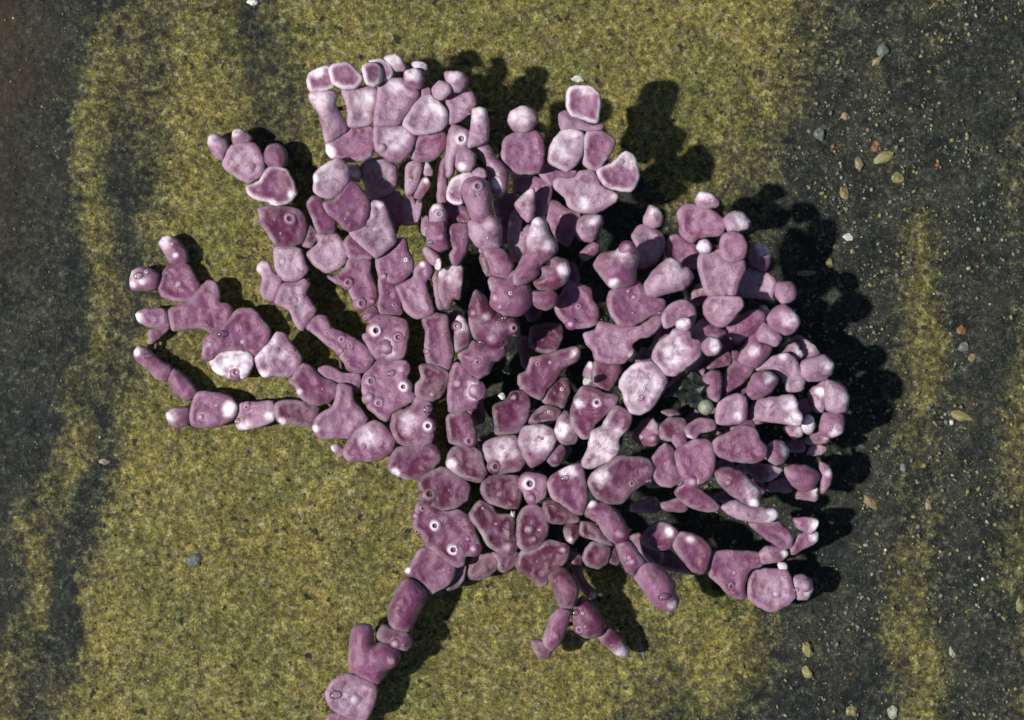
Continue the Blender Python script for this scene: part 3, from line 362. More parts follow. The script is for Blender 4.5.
60|f|152.1,101.4 162.8,99.8 168.9,90.6 180.4,90.6 181.2,112.1 172.0,115.1 162.8,122.0 155.1,121.3 150.6,112.1|2|0.15||||124
73|r|232.7,93.3 246.5,86.4 251.4,92.5 252.0,103.8 246.1,112.0 235.6,113.5 231.2,106.8|2|0.5||240.1,111.2,4.6||129
67|f|225.7,62.2 240.7,60.7 252.6,59.2 258.3,76.0 249.8,84.5 231.7,88.3 225.7,84.6 218.3,66.7|2|0.5||||130
75|r|257.6,61.1 263.8,54.7 275.7,59.0 277.2,69.5 272.7,76.2 259.3,75.4 256.4,67.9|2|0.5||||131
86|r|251.0,32.1 265.8,24.7 273.3,26.2 279.2,35.1 277.7,42.5 264.3,53.6 254.0,49.9 248.0,39.6|2|0.5||270.3,41,12.2||133
72|r|211.8,24.1 222.4,18.8 238.2,27.7 247.9,38.2 247.0,47.0 234.7,48.8 220.6,41.7 208.3,31.2|2|0.5||||134
77|r|239.6,18.8 244.8,17.1 257.1,13.5 262.4,22.3 253.6,32.9 244.8,36.4 237.8,25.8|2|0.5||||132
70|r|220.7,-0.5 238.4,-7.6 251.6,6.5 254.2,13.6 243.7,17.1 240.1,27.7 233.1,24.1 225.1,11.8|2|0.5||236.6,9.2,7.2||135
70|f|208.4,-32.3 226.1,-21.7 236.6,-7.6 219.0,-0.5 206.7,-16.4 205.8,-28.7|2|0.5||||202
47|f|275.8,4.8 281.1,-2.3 297.1,1.2 302.4,6.6 291.8,19.0 281.1,23.4 263.3,11.9|2|0.5||||138
65|f|252.9,-9.4 261.7,-14.7 270.6,-30.5 284.7,-28.8 286.5,-20.0 279.4,-2.3 270.6,6.5 254.7,3.0 238.8,-9.4|2|0.5||264.4,3,4.3||134
63|r|283.1,-16.4 290.2,-20.8 307.9,-18.2 313.2,-12.9 314.9,-4.1 306.1,4.8 284.9,-0.5 281.4,-5.8|2|0.5||310.5,-4.1,7.2||137
80|r|227.6,-36.1 237.1,-38.4 253.3,-30.4 259.5,-18.1 249.8,-11.1 235.8,-12.8 227.7,-30.6|2|0.5||248.9,-15.5,7.2||146
79|f|234.1,-57.6 262.3,-61.2 279.8,-63.8 282.5,-53.3 278.1,-48.0 278.1,-42.7 272.8,-33.9 260.5,-35.7 237.7,-39.2 230.6,-49.7|2|0.5||274.6,-56.8,9||139
64|r|283.9,-69.4 290.0,-72.9 296.2,-67.6 295.3,-57.0 288.3,-53.5 283.0,-64.1|2|0.5||290.9,-61.5,9||144
57|r|292.5,-41.3 296.1,-50.1 304.9,-51.0 307.6,-39.5 306.7,-27.1 296.1,-26.2 290.8,-32.4|2|0.5||302.3,-30.6,5.4||143
63|r|307.9,-48.2 318.5,-52.7 327.3,-50.0 329.9,-37.6 325.5,-26.1 308.1,-19.4 306.0,-35.3|2|0.5||326.4,-37.6,7.2|c,309.3,-38,2.7|138
57|r|303.1,-73.1 313.8,-75.8 324.4,-71.3 326.2,-59.0 324.4,-52.8 305.6,-52.0 301.3,-64.2|2|0.5||317.3,-71.3,7.2|c,311.1,-66,2.9|142
65|r|274.1,-76.5 283.8,-74.7 282.9,-64.1 265.3,-65.9|2|0.5||||141
88|f|198.8,-61.6 221.9,-61.4 227.2,-57.6 226.5,-36.4 217.4,-32.6 201.4,-41.0 197.7,-54.6|2|0.5||218.9,-54.6,4.7||196
98|f|195.4,-89.0 203.1,-94.8 220.6,-98.7 237.0,-98.7 245.7,-91.9 244.7,-82.2 239.9,-77.4 236.0,-67.7 225.4,-62.9 203.1,-73.5 194.4,-79.3|2|0.5||||186
87|r|248.8,-97.1 256.9,-101.9 265.0,-98.7 269.1,-89.0 261.8,-78.5 252.1,-79.3 246.4,-87.4|2|0.5||264.2,-89,6.7||147
96|f|107.1,-30.2 109.4,-40.8 115.4,-51.4 126.0,-52.2 135.1,-46.9 145.7,-30.2 150.2,-19.7 142.7,-7.6 133.6,-1.5 120.0,-3.0 107.9,-13.6 103.3,-25.7|5|0.5||123,-22.7,26.6|c,124.8,-35.5,3.4|155
100|f|141.0,-6.6 148.5,-14.2 157.6,-15.0 171.2,-5.1 181.7,3.9 181.7,17.5 174.2,20.5 171.2,28.1 157.6,29.6 151.5,23.6 139.4,14.5 135.7,2.4|5|0.5||154.5,-2.1,4.4;157.6,6.9,17.2||149
108|r|160.1,28.8 169.2,28.0 172.9,32.5 171.4,39.3 163.2,40.8 157.1,37.1|2|0.5||163.2,34.8,5.6||150
106|r|182.9,9.9 188.9,4.7 197.9,5.4 202.5,13.0 197.9,20.5 190.4,22.0 182.9,16.0|2|0.5||196.4,14.5,6.9||150
86|f|147.7,31.3 156.8,32.8 162.9,37.3 172.8,30.6 176.9,35.6 178.1,49.5 170.5,57.8 159.8,57.1 146.2,46.4|4|0.5||||154
82|f|176.8,22.2 182.9,19.1 190.5,22.2 202.3,21.4 209.0,27.1 198.3,32.9 185.9,39.7 173.7,29.8|2|0.5||||132
90|f|69.4,-103.7 76.3,-105.2 95.4,-96.9 104.3,-87.1 103.5,-76.4 111.9,-67.3 115.7,-53.7 102.0,-44.6 92.9,-53.7 86.9,-64.3 77.8,-68.8 73.2,-87.0 67.9,-100.6|4|0.5||86.9,-80.9,23.4||165
66|f|11.2,-93.8 18.8,-105.3 26.5,-101.5 35.6,-93.8 42.6,-80.1 41.0,-68.4 25.0,-62.5 11.2,-66.3 6.6,-78.5|2|0.5||26.5,-77,17.2||157
72|f|49.3,-81.4 61.5,-81.4 64.5,-75.3 60.0,-61.6 52.3,-49.4 44.7,-58.6 41.7,-70.8|2|0.5||48.5,-67.7,7.8||158
80|f|60.1,-66.6 67.7,-75.7 75.3,-75.7 81.4,-62.1 101.2,-43.8 103.4,-34.7 93.6,-33.2 75.3,-25.6 67.7,-27.1 60.1,-39.2 57.1,-56.0|2|0.5||66.2,-42.3,6.2|C,82.9,-41.5,5.3|155
60|r|32.6,-95.5 37.2,-101.7 46.4,-103.2 54.1,-89.4 49.5,-81.8 38.8,-84.8|2|0.5||42.6,-94.8,3.1|b,42.6,-94.8,5|156
56|f|-22.3,-103.8 -16.8,-113.6 -7.0,-110.7 6.9,-108.3 13.1,-100.6 10.0,-91.4 3.9,-74.5 -16.1,-76.1 -28.3,-83.7|2|0.5||-9.9,-86.8,14.1|c,-16.1,-104.4,5.9|161
50|f|-29.9,-131.5 -23.8,-139.2 -6.9,-145.3 5.4,-145.3 10.0,-131.5 6.9,-114.6 -22.2,-114.6 -29.2,-120.8|2|0.5|||c,-12.3,-131.5,3.1|-1
66|f|14.2,-136.6 21.9,-139.7 32.6,-133.6 34.1,-115.2 26.5,-110.6 11.2,-112.2 8.9,-119.8|2|0.5|||C,17.3,-120.6,8.1;b,19.6,-135.1,4.4|-1
84|f|38.5,-132.7 49.1,-140.3 62.8,-149.4 68.8,-149.4 73.4,-132.7 71.1,-111.5 67.3,-100.8 56.7,-102.4 38.5,-113.0 34.7,-119.1|2|0.5||53.6,-108.4,9.4||-1
60|f|34.2,-156.8 40.3,-159.9 64.8,-158.3 66.3,-153.7 52.6,-144.6 41.8,-138.4 32.6,-138.4 30.3,-144.6|2|0.15||||-1
92|f|82.3,-133.9 97.1,-139.8 106.5,-138.6 120.1,-124.8 133.8,-115.7 136.8,-103.6 132.3,-96.0 112.6,-93.0 103.5,-93.0 94.4,-99.1 77.7,-109.7 73.9,-118.7|2|0.5||86.8,-114.2,9.4|c,116.4,-119.5,3.8|166
84|r|72.4,-152.0 82.3,-157.1 90.4,-170.1 100.1,-178.2 111.5,-171.7 113.9,-166.9 106.6,-152.3 96.9,-140.9 83.9,-137.7 77.4,-136.1 70.8,-147.0|2|0.5||76.6,-139.3,5|b,105,-168.5,6|163
76|r|105.3,-191.7 111.8,-206.3 118.3,-209.6 124.8,-201.4 129.6,-195.7 123.1,-186.8 116.6,-177.1 110.1,-172.2 103.6,-175.4 101.2,-180.3|2|0.5|||b,116.6,-195.7,4|166
66|r|123.6,-218.4 131.7,-229.8 141.5,-241.2 152.9,-246.1 161.0,-242.9 163.5,-234.7 159.4,-228.2 159.4,-218.4 148.0,-203.8 135.0,-197.2 125.2,-200.5 119.5,-211.9|2|0.5||156.2,-239.6,5|c,139,-208.6,2.3|167
40|f|73.7,-202.3 85.2,-205.6 95.0,-199.0 96.7,-185.8 90.1,-179.2 77.0,-180.9 69.6,-194.0|2|0.5||||170
44|f|76.9,-175.7 88.4,-179.8 99.8,-182.3 91.6,-172.4 80.1,-160.9 68.6,-159.3 67.0,-170.8|2|0.15||||172
36|f|96.8,-199.2 103.4,-202.5 106.7,-199.2 101.8,-184.4 96.8,-187.7|2|0.15||||169
40|r|52.3,-174.3 58.9,-181.7 67.1,-172.7 65.4,-162.8 57.2,-159.5 50.6,-166.1|2|0.5||57.2,-176.8,4||-1
40|f|118.1,-179.2 124.6,-189.1 136.2,-199.0 144.4,-202.3 149.3,-189.1 129.6,-180.9 126.3,-171.0 116.4,-174.3|2|0.15||||174
50|f|129.1,-180.3 140.6,-186.8 153.7,-185.2 162.7,-170.4 160.3,-165.5 148.8,-159.0 135.7,-163.9 127.5,-175.4|2|0.5||154.5,-168.8,5|c,132.8,-176.5,2.3|175
48|f|165.3,-193.5 178.4,-208.3 188.3,-209.9 196.0,-189.1 194.4,-182.2 181.7,-172.2 165.3,-168.9 157.9,-180.4|2|0.5||175.2,-175.5,5||177
32|f|146.4,-202.8 162.9,-209.4 187.6,-212.7 174.5,-206.1 154.7,-188.0 146.4,-191.3|2|0.15||||173
38|f|195.2,-212.5 204.8,-222.1 214.4,-231.7 228.8,-235.6 229.8,-218.3 235.5,-206.7 247.2,-201.9 247.0,-191.4 229.8,-188.5 197.1,-189.5 193.3,-201.0|2|0.5|||c,216.3,-223.1,4.3;b,219.2,-209.7,2.7|180
33|f|233.0,-234.0 243.6,-243.7 257.1,-248.5 272.5,-241.7 280.1,-234.0 278.2,-224.4 272.3,-208.1 259.0,-206.1 237.8,-209.0 231.1,-226.3|2|0.5|||b,260.9,-231.2,3.5|182
30|r|277.5,-226.6 282.3,-236.2 292.0,-237.2 297.7,-226.6 295.8,-217.0 286.2,-212.1 276.6,-215.0|2|0.5|||b,290,-222.7,5.1|178
42|r|244.8,-200.7 252.5,-200.7 267.8,-196.9 272.6,-191.2 269.7,-186.4 250.5,-183.5 242.9,-191.2|2|0.5||269.7,-191.2,4.7||181
48|f|250.0,-175.5 267.2,-186.0 275.8,-183.1 276.8,-175.5 261.5,-158.2 250.0,-159.2 232.8,-160.2|2|0.5||||189
36|r|264.5,-206.9 272.2,-206.9 270.3,-200.2 262.6,-201.1|2|0.5||268.3,-204,7.8||180
40|f|276.4,-191.7 289.0,-185.5 301.5,-177.8 300.5,-169.2 283.3,-172.1 273.2,-189.9|2|0.5||298.6,-175.9,6.6||180
43|f|283.0,-166.2 294.5,-171.0 301.2,-162.3 300.3,-156.6 277.3,-156.6|2|0.5||299.3,-164.3,5.8||183
88|f|133.6,-108.0 144.3,-121.6 154.9,-123.2 168.5,-114.1 157.9,-100.4 156.4,-86.8 148.8,-80.7 135.2,-95.9|2|0.5||||165
92|f|162.2,-107.8 169.8,-118.4 178.9,-121.5 189.5,-115.4 195.6,-107.8 195.6,-83.6 189.5,-77.5 177.4,-77.5 157.7,-89.7|2|0.5||174.4,-117.7,4.7|b,174.4,-117.7,5.3|185
90|r|203.3,-123.1 216.9,-133.7 230.6,-141.3 239.7,-142.8 241.2,-127.6 235.1,-120.0 223.0,-107.9 209.3,-103.4 195.7,-107.9|2|0.5||233.6,-138.2,7|b,209.3,-118.5,3.8|186
70|f|163.5,-136.1 178.7,-145.3 197.0,-148.3 203.1,-143.8 184.8,-127.0 169.1,-119.4 158.9,-128.4|2|0.5||||186
65|r|215.7,-153.2 232.5,-157.7 252.4,-159.3 261.5,-151.6 257.0,-145.5 247.8,-144.0 232.5,-142.5 218.8,-136.3 205.0,-144.0|2|0.5||253.9,-153.2,9.4||188
56|f|233.2,-112.2 243.9,-119.9 258.7,-115.1 265.6,-106.7 248.6,-103.0 225.5,-101.5|2|0.5||||191
50|r|273.3,-121.3 286.4,-129.5 296.4,-126.1 302.8,-113.5 293.2,-104.8 276.6,-102.4 266.8,-106.5|2|0.5||||192
47|r|303.9,-113.2 304.8,-131.2 311.3,-126.3 315.4,-111.5 311.3,-103.3 303.1,-100.1|2|0.5||312.1,-111.5,5||193
47|r|303.1,-93.5 309.7,-86.9 296.6,-82.0 290.0,-91.9|2|0.5||||144
80|f|145.0,-76.0 154.1,-79.1 167.8,-76.0 170.8,-66.9 167.8,-57.8 154.1,-56.3 144.2,-63.9|2|0.15||||195
84|r|158.4,-89.6 170.6,-85.0 167.5,-71.4 155.4,-72.9|2|0.5||||196
88|f|170.4,-74.3 177.9,-75.8 182.5,-71.3 197.7,-66.7 197.7,-60.7 182.5,-56.1 168.1,-66.7|2|0.5||170.4,-75.8,4.7||186
62|r|124.4,-82.6 138.2,-84.2 144.3,-79.6 144.3,-64.3 138.2,-57.4 127.5,-59.7 118.3,-75.0|2|0.5|||b,126.7,-75,3.4;b,137.4,-76.5,4.1|194
66|r|157.9,-56.5 165.5,-53.5 157.9,-48.1 145.7,-50.4|2|0.15||||194
80|r|193.0,-38.4 200.3,-40.5 203.7,-30.5 202.8,-12.2 195.2,-9.9 186.0,-16.7|2|0.5||||146
70|f|172.9,-18.3 185.1,-18.3 188.2,-9.2 177.5,-10.7 169.9,-15.3|2|0.15||||199
68|f|192.9,-8.2 212.8,-3.7 212.8,7.8 200.5,2.4 189.8,-8.2|2|0.15||||200
66|f|213.7,-5.2 220.5,-2.1 222.1,8.6 214.4,7.8|2|0.15||||201
60|f|-104.6,174.9 -103.0,161.1 -96.9,162.6 -92.3,171.8 -88.5,185.6 -89.2,193.2 -98.4,194.8 -103.8,188.7|2|0.5||||205
58|r|-86.2,181.1 -78.6,179.6 -77.0,184.2 -83.2,194.9 -87.8,187.2|2|0.5||||203
60|r|-89.2,158.0 -81.6,167.2 -79.3,173.3 -84.6,179.5 -90.8,171.8 -96.1,159.6|2|0.5||-83.9,174.9,3.1||206
50|r|-93.4,135.5 -90.3,140.1 -88.8,157.0 -93.4,157.0 -94.9,146.3|2|0.5||||210
40|f|-108.3,134.5 -94.5,135.1 -97.6,160.6 -108.3,159.1|2|0.15||||206
36|f|-127.0,150.1 -117.8,131.5 -108.5,134.6 -111.6,165.5 -130.1,159.3|2|0.15||||207
72|r|-79.7,133.0 -69.1,126.9 -63.7,133.0 -63.0,143.7 -69.1,152.0 -76.7,151.3 -80.5,142.1|2|0.5|||c,-70.9,142.1,5|211
62|r|-87.7,122.7 -81.5,121.2 -80.0,133.4 -83.1,141.9 -88.4,136.5|2|0.5||||211
70|r|-82.8,113.8 -75.2,107.7 -69.1,106.2 -61.5,110.8 -63.8,121.5 -66.0,135.2 -81.3,133.7|2|0.5|||b,-69.1,119.9,4.4|212
64|r|-83.0,98.8 -76.9,92.7 -72.3,89.6 -70.8,100.3 -73.8,104.9 -83.0,111.0 -86.8,108.0|2|0.5||||216
70|r|-73.7,87.9 -69.9,87.9 -69.1,97.1 -72.2,99.3 -75.2,92.5|2|0.5||-72.2,93.2,4.7||212
64|f|-61.6,114.1 -57.0,109.5 -60.8,103.4 -58.5,94.2 -53.9,92.7 -44.8,106.4 -41.7,118.7 -41.7,132.4 -61.6,130.9|2|0.5||||211
58|f|-61.7,139.7 -41.8,133.6 -43.3,148.9 -62.5,152.0|2|0.15||||214
56|f|-110.8,63.8 -103.2,46.9 -92.4,40.8 -77.1,46.9 -84.6,76.0 -78.3,85.7 -81.4,96.6 -87.7,97.5 -95.5,89.8 -97.0,80.7 -113.9,71.5|2|0.5||-87.8,93.7,3.8||217
54|r|-75.6,63.8 -72.5,50.0 -66.4,50.0 -69.5,76.1 -72.5,88.4 -77.1,85.3|2|0.5||||219
56|f|-72.5,68.4 -67.9,51.5 -61.8,50.0 -57.2,60.7 -51.0,59.2 -50.3,68.4 -48.0,83.7 -49.5,92.9 -71.0,86.8|2|0.5||||217
50|f|-84.6,26.1 -85.4,10.8 -83.1,-3.1 -70.8,-7.7 -63.1,-10.8 -58.5,-3.1 -57.0,9.2 -61.6,29.2 -63.1,43.0 -73.9,46.1 -87.7,39.9|2|0.5||-83.1,8.9,2.8|b,-83.1,8.9,2.8|220
46|f|-89.4,-16.9 -94.7,-24.6 -94.0,-35.4 -78.6,-40.0 -70.9,-36.9 -63.2,-24.6 -61.7,-12.3 -84.7,-3.8 -90.9,-6.2|2|0.5||||38
62|r|-63.5,152.6 -63.2,179.3 -64.7,199.2 -69.3,194.6 -72.1,153.1|2|0.15||||215
80|r|-35.9,205.6 -26.3,190.4 -21.7,173.7 -18.7,161.5 -12.6,158.5 -6.5,163.0 -3.5,178.2 -6.5,187.4 -15.6,196.5 -23.2,210.2 -40.8,211.8|2|0.5||-16.4,170.6,6.2||19
56|f|-14.5,137.1 -9.9,115.6 -3.8,120.2 2.4,146.4 3.2,163.9 -17.6,155.5|2|0.15||||226
70|f|2.3,95.2 9.9,98.3 17.6,119.6 17.6,131.8 8.4,125.7 9.9,138.0 3.8,148.6 -0.7,144.1 -3.8,116.6|2|0.5||-3,133.4,3.8||223
72|f|9.9,139.4 16.0,134.8 21.4,139.4 22.1,154.6 20.6,167.6 13.0,162.3 3.1,151.6|2|0.5||||224
52|f|3.9,164.9 14.6,164.9 22.3,166.4 23.8,141.9 30.0,140.3 37.6,157.2 39.2,171.0 22.3,180.3 2.3,178.7|2|0.5||||237
74|f|-8.8,191.3 3.9,182.4 27.3,183.4 32.2,204.8 27.3,220.4 19.5,224.3 11.7,227.3 7.8,228.2 5.9,222.4 -0.0,220.4 -7.8,214.6|2|0.5||||222
84|r|2.0,223.0 12.6,221.4 21.7,226.0 24.8,235.1 21.7,242.7 11.1,246.5 -1.0,241.2 -4.1,232.1|2|0.5||8.1,236.6,14.1||227
70|r|24.6,210.0 27.7,202.4 30.7,211.5 32.2,219.1 27.7,222.2 23.8,217.6|2|0.5||||227
54|f|39.2,170.9 42.2,175.5 60.6,178.6 63.7,184.7 42.2,186.3 36.1,192.4 26.9,183.2|2|0.15||||226
90|f|53.2,246.4 57.8,237.3 68.4,234.3 82.0,229.8 85.1,238.9 85.1,255.5 79.0,263.1 68.4,265.4 56.3,263.9 53.2,258.6|8|0.5||||232
84|r|48.0,222.6 60.9,224.2 73.1,222.6 88.3,223.4 89.8,228.7 77.6,228.7 60.9,236.3 51.8,242.4 45.7,239.4|2|0.5||||234
88|f|35.8,192.0 42.6,187.5 53.3,182.9 62.4,189.0 66.9,196.6 70.7,214.8 68.4,220.8 51.7,224.6 41.1,214.8 36.6,204.1|5|0.5||45.7,205.7,14.1||232
86|f|70.0,190.6 79.1,183.0 86.7,187.6 100.4,211.9 89.7,221.0 73.0,221.0 68.5,202.8|5|0.5||||236
88|f|90.0,169.4 105.4,164.4 116.1,163.6 123.6,178.1 117.6,199.3 110.0,202.3 97.9,191.7 82.3,183.5|6|0.5|||b,107,192.5,2.5|234
82|f|41.8,167.8 50.9,158.7 57.0,148.0 66.1,144.2 81.3,143.5 101.1,154.1 102.6,160.2 85.9,169.3 81.3,179.9 75.3,184.5 66.1,183.0 60.1,176.9 44.9,176.9 40.3,173.9|4|0.5||69.2,152.6,6.2;99.6,157.9,4.7||238
60|f|37.5,132.3 43.7,118.5 54.4,110.9 60.5,120.0 63.6,132.3 66.6,144.6 54.4,147.6 45.2,155.3 37.5,156.8 33.0,144.6|2|0.15||||238
70|r|61.8,122.7 66.4,116.5 78.5,115.0 88.5,133.4 87.8,141.0 75.6,142.5 66.4,139.5 60.3,128.8|2|0.5||80.1,138,7.8||116'''
def spline(P, step=1.7):
    n = len(P); out = []
    for i in range(n):
        p0, p1, p2, p3 = P[i - 1], P[i], P[(i + 1) % n], P[(i + 2) % n]
        L = np.hypot(*(p2 - p1)); k = max(1, int(round(L / step)))
        d = [max(np.hypot(*(b - a)), 0.1) ** 0.5 for a, b in ((p0, p1), (p1, p2), (p2, p3))]
        t0 = 0; t1 = d[0]; t2 = t1 + d[1]; t3 = t2 + d[2]
        for j in range(k):                                    # centripetal Catmull-Rom: rounds corners, no overshoot
            t = t1 + (t2 - t1) * j / k
            A1 = (t1 - t) / t1 * p0 + t / t1 * p1; A2 = (t2 - t) / (t2 - t1) * p1 + (t - t1) / (t2 - t1) * p2
            A3 = (t3 - t) / (t3 - t2) * p2 + (t - t2) / (t3 - t2) * p3
            B1 = (t2 - t) / t2 * A1 + t / t2 * A2; B2 = (t3 - t) / (t3 - t1) * A2 + (t - t1) / (t3 - t1) * A3
            out.append((t2 - t) / (t2 - t1) * B1 + (t - t1) / (t2 - t1) * B2)
    S = np.array(out); Ln = []
    for i in range(n):
        p1, p2 = P[i], P[(i + 1) % n]; k = max(1, int(round(np.hypot(*(p2 - p1)) / step)))
        Ln += [p1 + (p2 - p1) * j / k for j in range(k)]
    return 0.7 * S + 0.3 * np.array(Ln)
def edge_dist(Q, O):
    A = O; B = np.roll(O, -1, 0); AB = B - A; L2 = (AB ** 2).sum(1) + 1e-9
    t = np.clip(((Q[:, None] - A[None]) * AB[None]).sum(-1) / L2, 0, 1)
    D = Q[:, None] - (A[None] + t[..., None] * AB[None])
    return np.sqrt((D ** 2).sum(-1)).min(1)
def inside(Q, O):
    x, y = Q[:, 0:1], Q[:, 1:2]; A = O[None]; B = np.roll(O, -1, 0)[None]
    c = (A[..., 1] > y) != (B[..., 1] > y)
    xi = (B[..., 0] - A[..., 0]) * (y - A[..., 1]) / (B[..., 1] - A[..., 1] + 1e-12) + A[..., 0]
    return (c & (x < xi)).sum(1) % 2 == 1

def segment_mesh(P, style, z0, slope, margin, tone, kind, whites, seed, step=1.7):
    """A closed, pillow-like calcified plate grown from its outline."""
    O = spline(P, step)
    # slight waviness of the rim
    T_ = np.roll(O, -1, 0) - np.roll(O, 1, 0); N = np.stack([T_[:, 1], -T_[:, 0]], -1); N /= np.hypot(N[:, 0], N[:, 1])[:, None] + 1e-9
    w = np.array([noise.noise(Vector((x / 5.5, y / 5.5, seed * 3.1))) for x, y in O])
    O = O + N * (w[:, None] * 0.8 + (1.0 if style == 'f' else 0.7))
    cx, cy = P.mean(0)
    lo, hi = O.min(0), O.max(0)
    gs = step * 1.25
    gx, gy = np.meshgrid(np.arange(lo[0], hi[0], gs), np.arange(lo[1], hi[1], gs * 0.87))
    gx = gx + (np.arange(gx.shape[0]) % 2)[:, None] * gs / 2
    G = np.stack([gx.ravel(), gy.ravel()], -1); G = G[inside(G, O)]
    dg = edge_dist(G, O); G = G[dg > 2.9]; dg = dg[dg > 2.9]
    rings = []
    for off in (0.4, 1.3, 2.4):
        Rg = O - N * off; Rg = Rg[inside(Rg, O)]
        if len(Rg):
            dd = edge_dist(Rg, O); Rg = Rg[dd > off * 0.9]; rings.append(Rg)
    Q = np.concatenate([O] + rings + ([G] if len(G) else []))
    nO = len(O)
    res = geometry.delaunay_2d_cdt([Vector(q) for q in Q], [(i, (i + 1) % nO) for i in range(nO)], [], 1, 1e-4)
    V = np.array([(v.x, v.y) for v in res[0]]); F = [tuple(f) for f in res[2]]
    d = edge_dist(V, O)
    dmax = d.max()
    if style == 'r': R = max(dmax * 1.0, 3); T = R * 0.95
    else: R = min(max(dmax * 0.65, 3.5), 6.8); T = min(R, 6.2)
    t = np.clip(d / R, 0, 1)
    pw = 2.3 if style == 'r' else 3.2
    h = T * np.clip(1 - (1 - t) ** pw, 0, 1) ** (1 / pw)
    E = set()
    for f in F:
        for i in range(3):
            a, b = f[i], f[(i + 1) % 3]; E.add((min(a, b), max(a, b)))
    E = np.array(list(E)); deg = np.bincount(E.ravel(), minlength=len(V)).astype(float)
    inner = d > 1.6
    for _ in range(1 if style == 'f' else 3):
        s = np.zeros(len(V)); np.add.at(s, E[:, 0], h[E[:, 1]]); np.add.at(s, E[:, 1], h[E[:, 0]])
        h = np.where(inner, 0.5 * h + 0.5 * s / np.maximum(deg, 1), h)
    nz = np.array([noise.noise(Vector((x / 11, y / 11, seed * 1.7))) * 1.7 + noise.noise(Vector((x / 4.6, y / 4.6, seed * 0.7 + 9))) * 0.9 for x, y in V])
    rim = 0.7 * np.exp(-((d - 4.5) / 2.2) ** 2) * (style == 'f') - (0.9 * np.clip((d - 6) / 6, 0, 1) if style == 'f' else 0)
    top = h + (nz + rim) * t
    bot = -h * 0.9 + nz * 0.5 * t
    zt = (V[:, 0] - cx) * slope[0] + (V[:, 1] - cy) * slope[1]
    on = d < 1e-3
    bidx = np.arange(len(V)); extra = np.where(~on)[0]; bidx[extra] = len(V) + np.arange(len(extra))
    X = V - np.array([cx, cy])
    vt = np.column_stack([X, top * (~on) + zt]); vb = np.column_stack([X[extra], bot[extra] + zt[extra]])
    verts = np.concatenate([vt, vb]) * U
    faces = F + [tuple(int(bidx[i]) for i in f[::-1]) for f in F]
    # make sure the upper skin points up
    f0 = F[0]; a, b, c = V[f0[0]], V[f0[1]], V[f0[2]]
    if (b[0] - a[0]) * (c[1] - a[1]) - (b[1] - a[1]) * (c[0] - a[0]) < 0: faces = [f[::-1] for f in faces]
    me = bpy.data.meshes.new('segment'); me.from_pydata(verts.tolist(), [], faces); me.update()
    me.polygons.foreach_set('use_smooth', np.ones(len(faces), bool))
    # pigment, with side shading painted as a darker tone towards the rim
    mw = margin / 10.0 * 1.5
    mg = np.exp(-d / 1.1) * (0.25 + mw) + 0.5 * mw * np.exp(-((d - 2.5) / 2.0) ** 2)
    if margin >= 6: mg = mg + 0.75 * np.exp(-((d - 1.6) / 1.6) ** 2) * np.clip(0.8 + nz * 0.4, 0.2, 1.3); tone = min(tone, 0.62)
    wt = np.zeros(len(V))
    for wx, wy, wr in whites:
        q = np.hypot(V[:, 0] - wx, V[:, 1] - wy) / wr
        q = q + 0.55 * nz / 2
        wt = np.maximum(wt, np.clip((1.12 - q) * 1.3, 0, 1) * (0.95 if wr < 10 else 0.6))
    if kind == 'white': wt = np.maximum(wt, np.clip(0.75 + nz * 0.35, 0.1, 1))
    col = np.zeros((len(verts), 4), np.float32)
    tn = tone
    for sl, idx in ((slice(0, len(V)), np.arange(len(V))), (slice(len(V), None), extra)):
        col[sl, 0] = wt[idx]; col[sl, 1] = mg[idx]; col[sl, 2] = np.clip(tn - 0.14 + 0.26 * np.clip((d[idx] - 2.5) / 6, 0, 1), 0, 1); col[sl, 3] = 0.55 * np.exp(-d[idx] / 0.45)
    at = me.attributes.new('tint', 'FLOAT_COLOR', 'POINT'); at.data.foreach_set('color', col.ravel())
    return me, (cx, cy)

def lathe(name, prof, k=14, tint=None):
    bm = bmesh.new(); rows = []
    for r, z in prof:
        if r < 1e-6: rows.append([bm.verts.new((0, 0, z))])
        else: rows.append([bm.verts.new((r * math.cos(a) * (1 + 0.05 * math.sin(2 * a)), r * math.sin(a), z)) for a in [2 * math.pi * i / k for i in range(k)]])
    for A, B in zip(rows, rows[1:]):
        for i in range(k):
            j = (i + 1) % k
            if len(B) == 1: bm.faces.new((A[i], A[j], B[0]))
            else: bm.faces.new((A[i], A[j], B[j], B[i]))
    me = bpy.data.meshes.new(name); bm.to_mesh(me); bm.free()
    for p in me.polygons: p.use_smooth = True
    cols = []
    for (r, z), row, tt in zip(prof, rows, tint): cols += [tt] * len(row)
    at = me.attributes.new('tint', 'FLOAT_COLOR', 'POINT'); at.data.foreach_set('color', np.array(cols, np.float32).ravel())
    me.materials.append(MAT)
    return me
TONES = (0.1, 0.3, 0.5, 0.7, 0.9)
def variants(name, prof, tint):
    return [lathe(name, prof, 16, [(a, b, min(1, t + c * 0.5), d_) for a, b, c, d_ in tint]) for t in TONES]
P0 = [(1.5, -0.4), (1.2, -0.1), (0.95, 0.15), (0.72, 0.36), (0.55, 0.42), (0.4, 0.34), (0.3, 0.12), (0.25, -0.2), (0, -0.3)]
cm_pale = variants('conceptacle', P0, [(0, 0, 0, 0), (.08, .1, .1, 0), (.25, .3, .2, 0), (.6, .5, .3, 0), (.8, .5, .3, 0), (.4, .3, 0, .2), (0, 0, 0, .8), (0, 0, 0, 1), (0, 0, 0, 1)])
P1 = [(1.5, -0.4), (1.15, -0.08), (0.85, 0.14), (0.62, 0.25), (0.42, 0.24), (0.3, 0.1), (0.25, -0.18), (0, -0.25)]
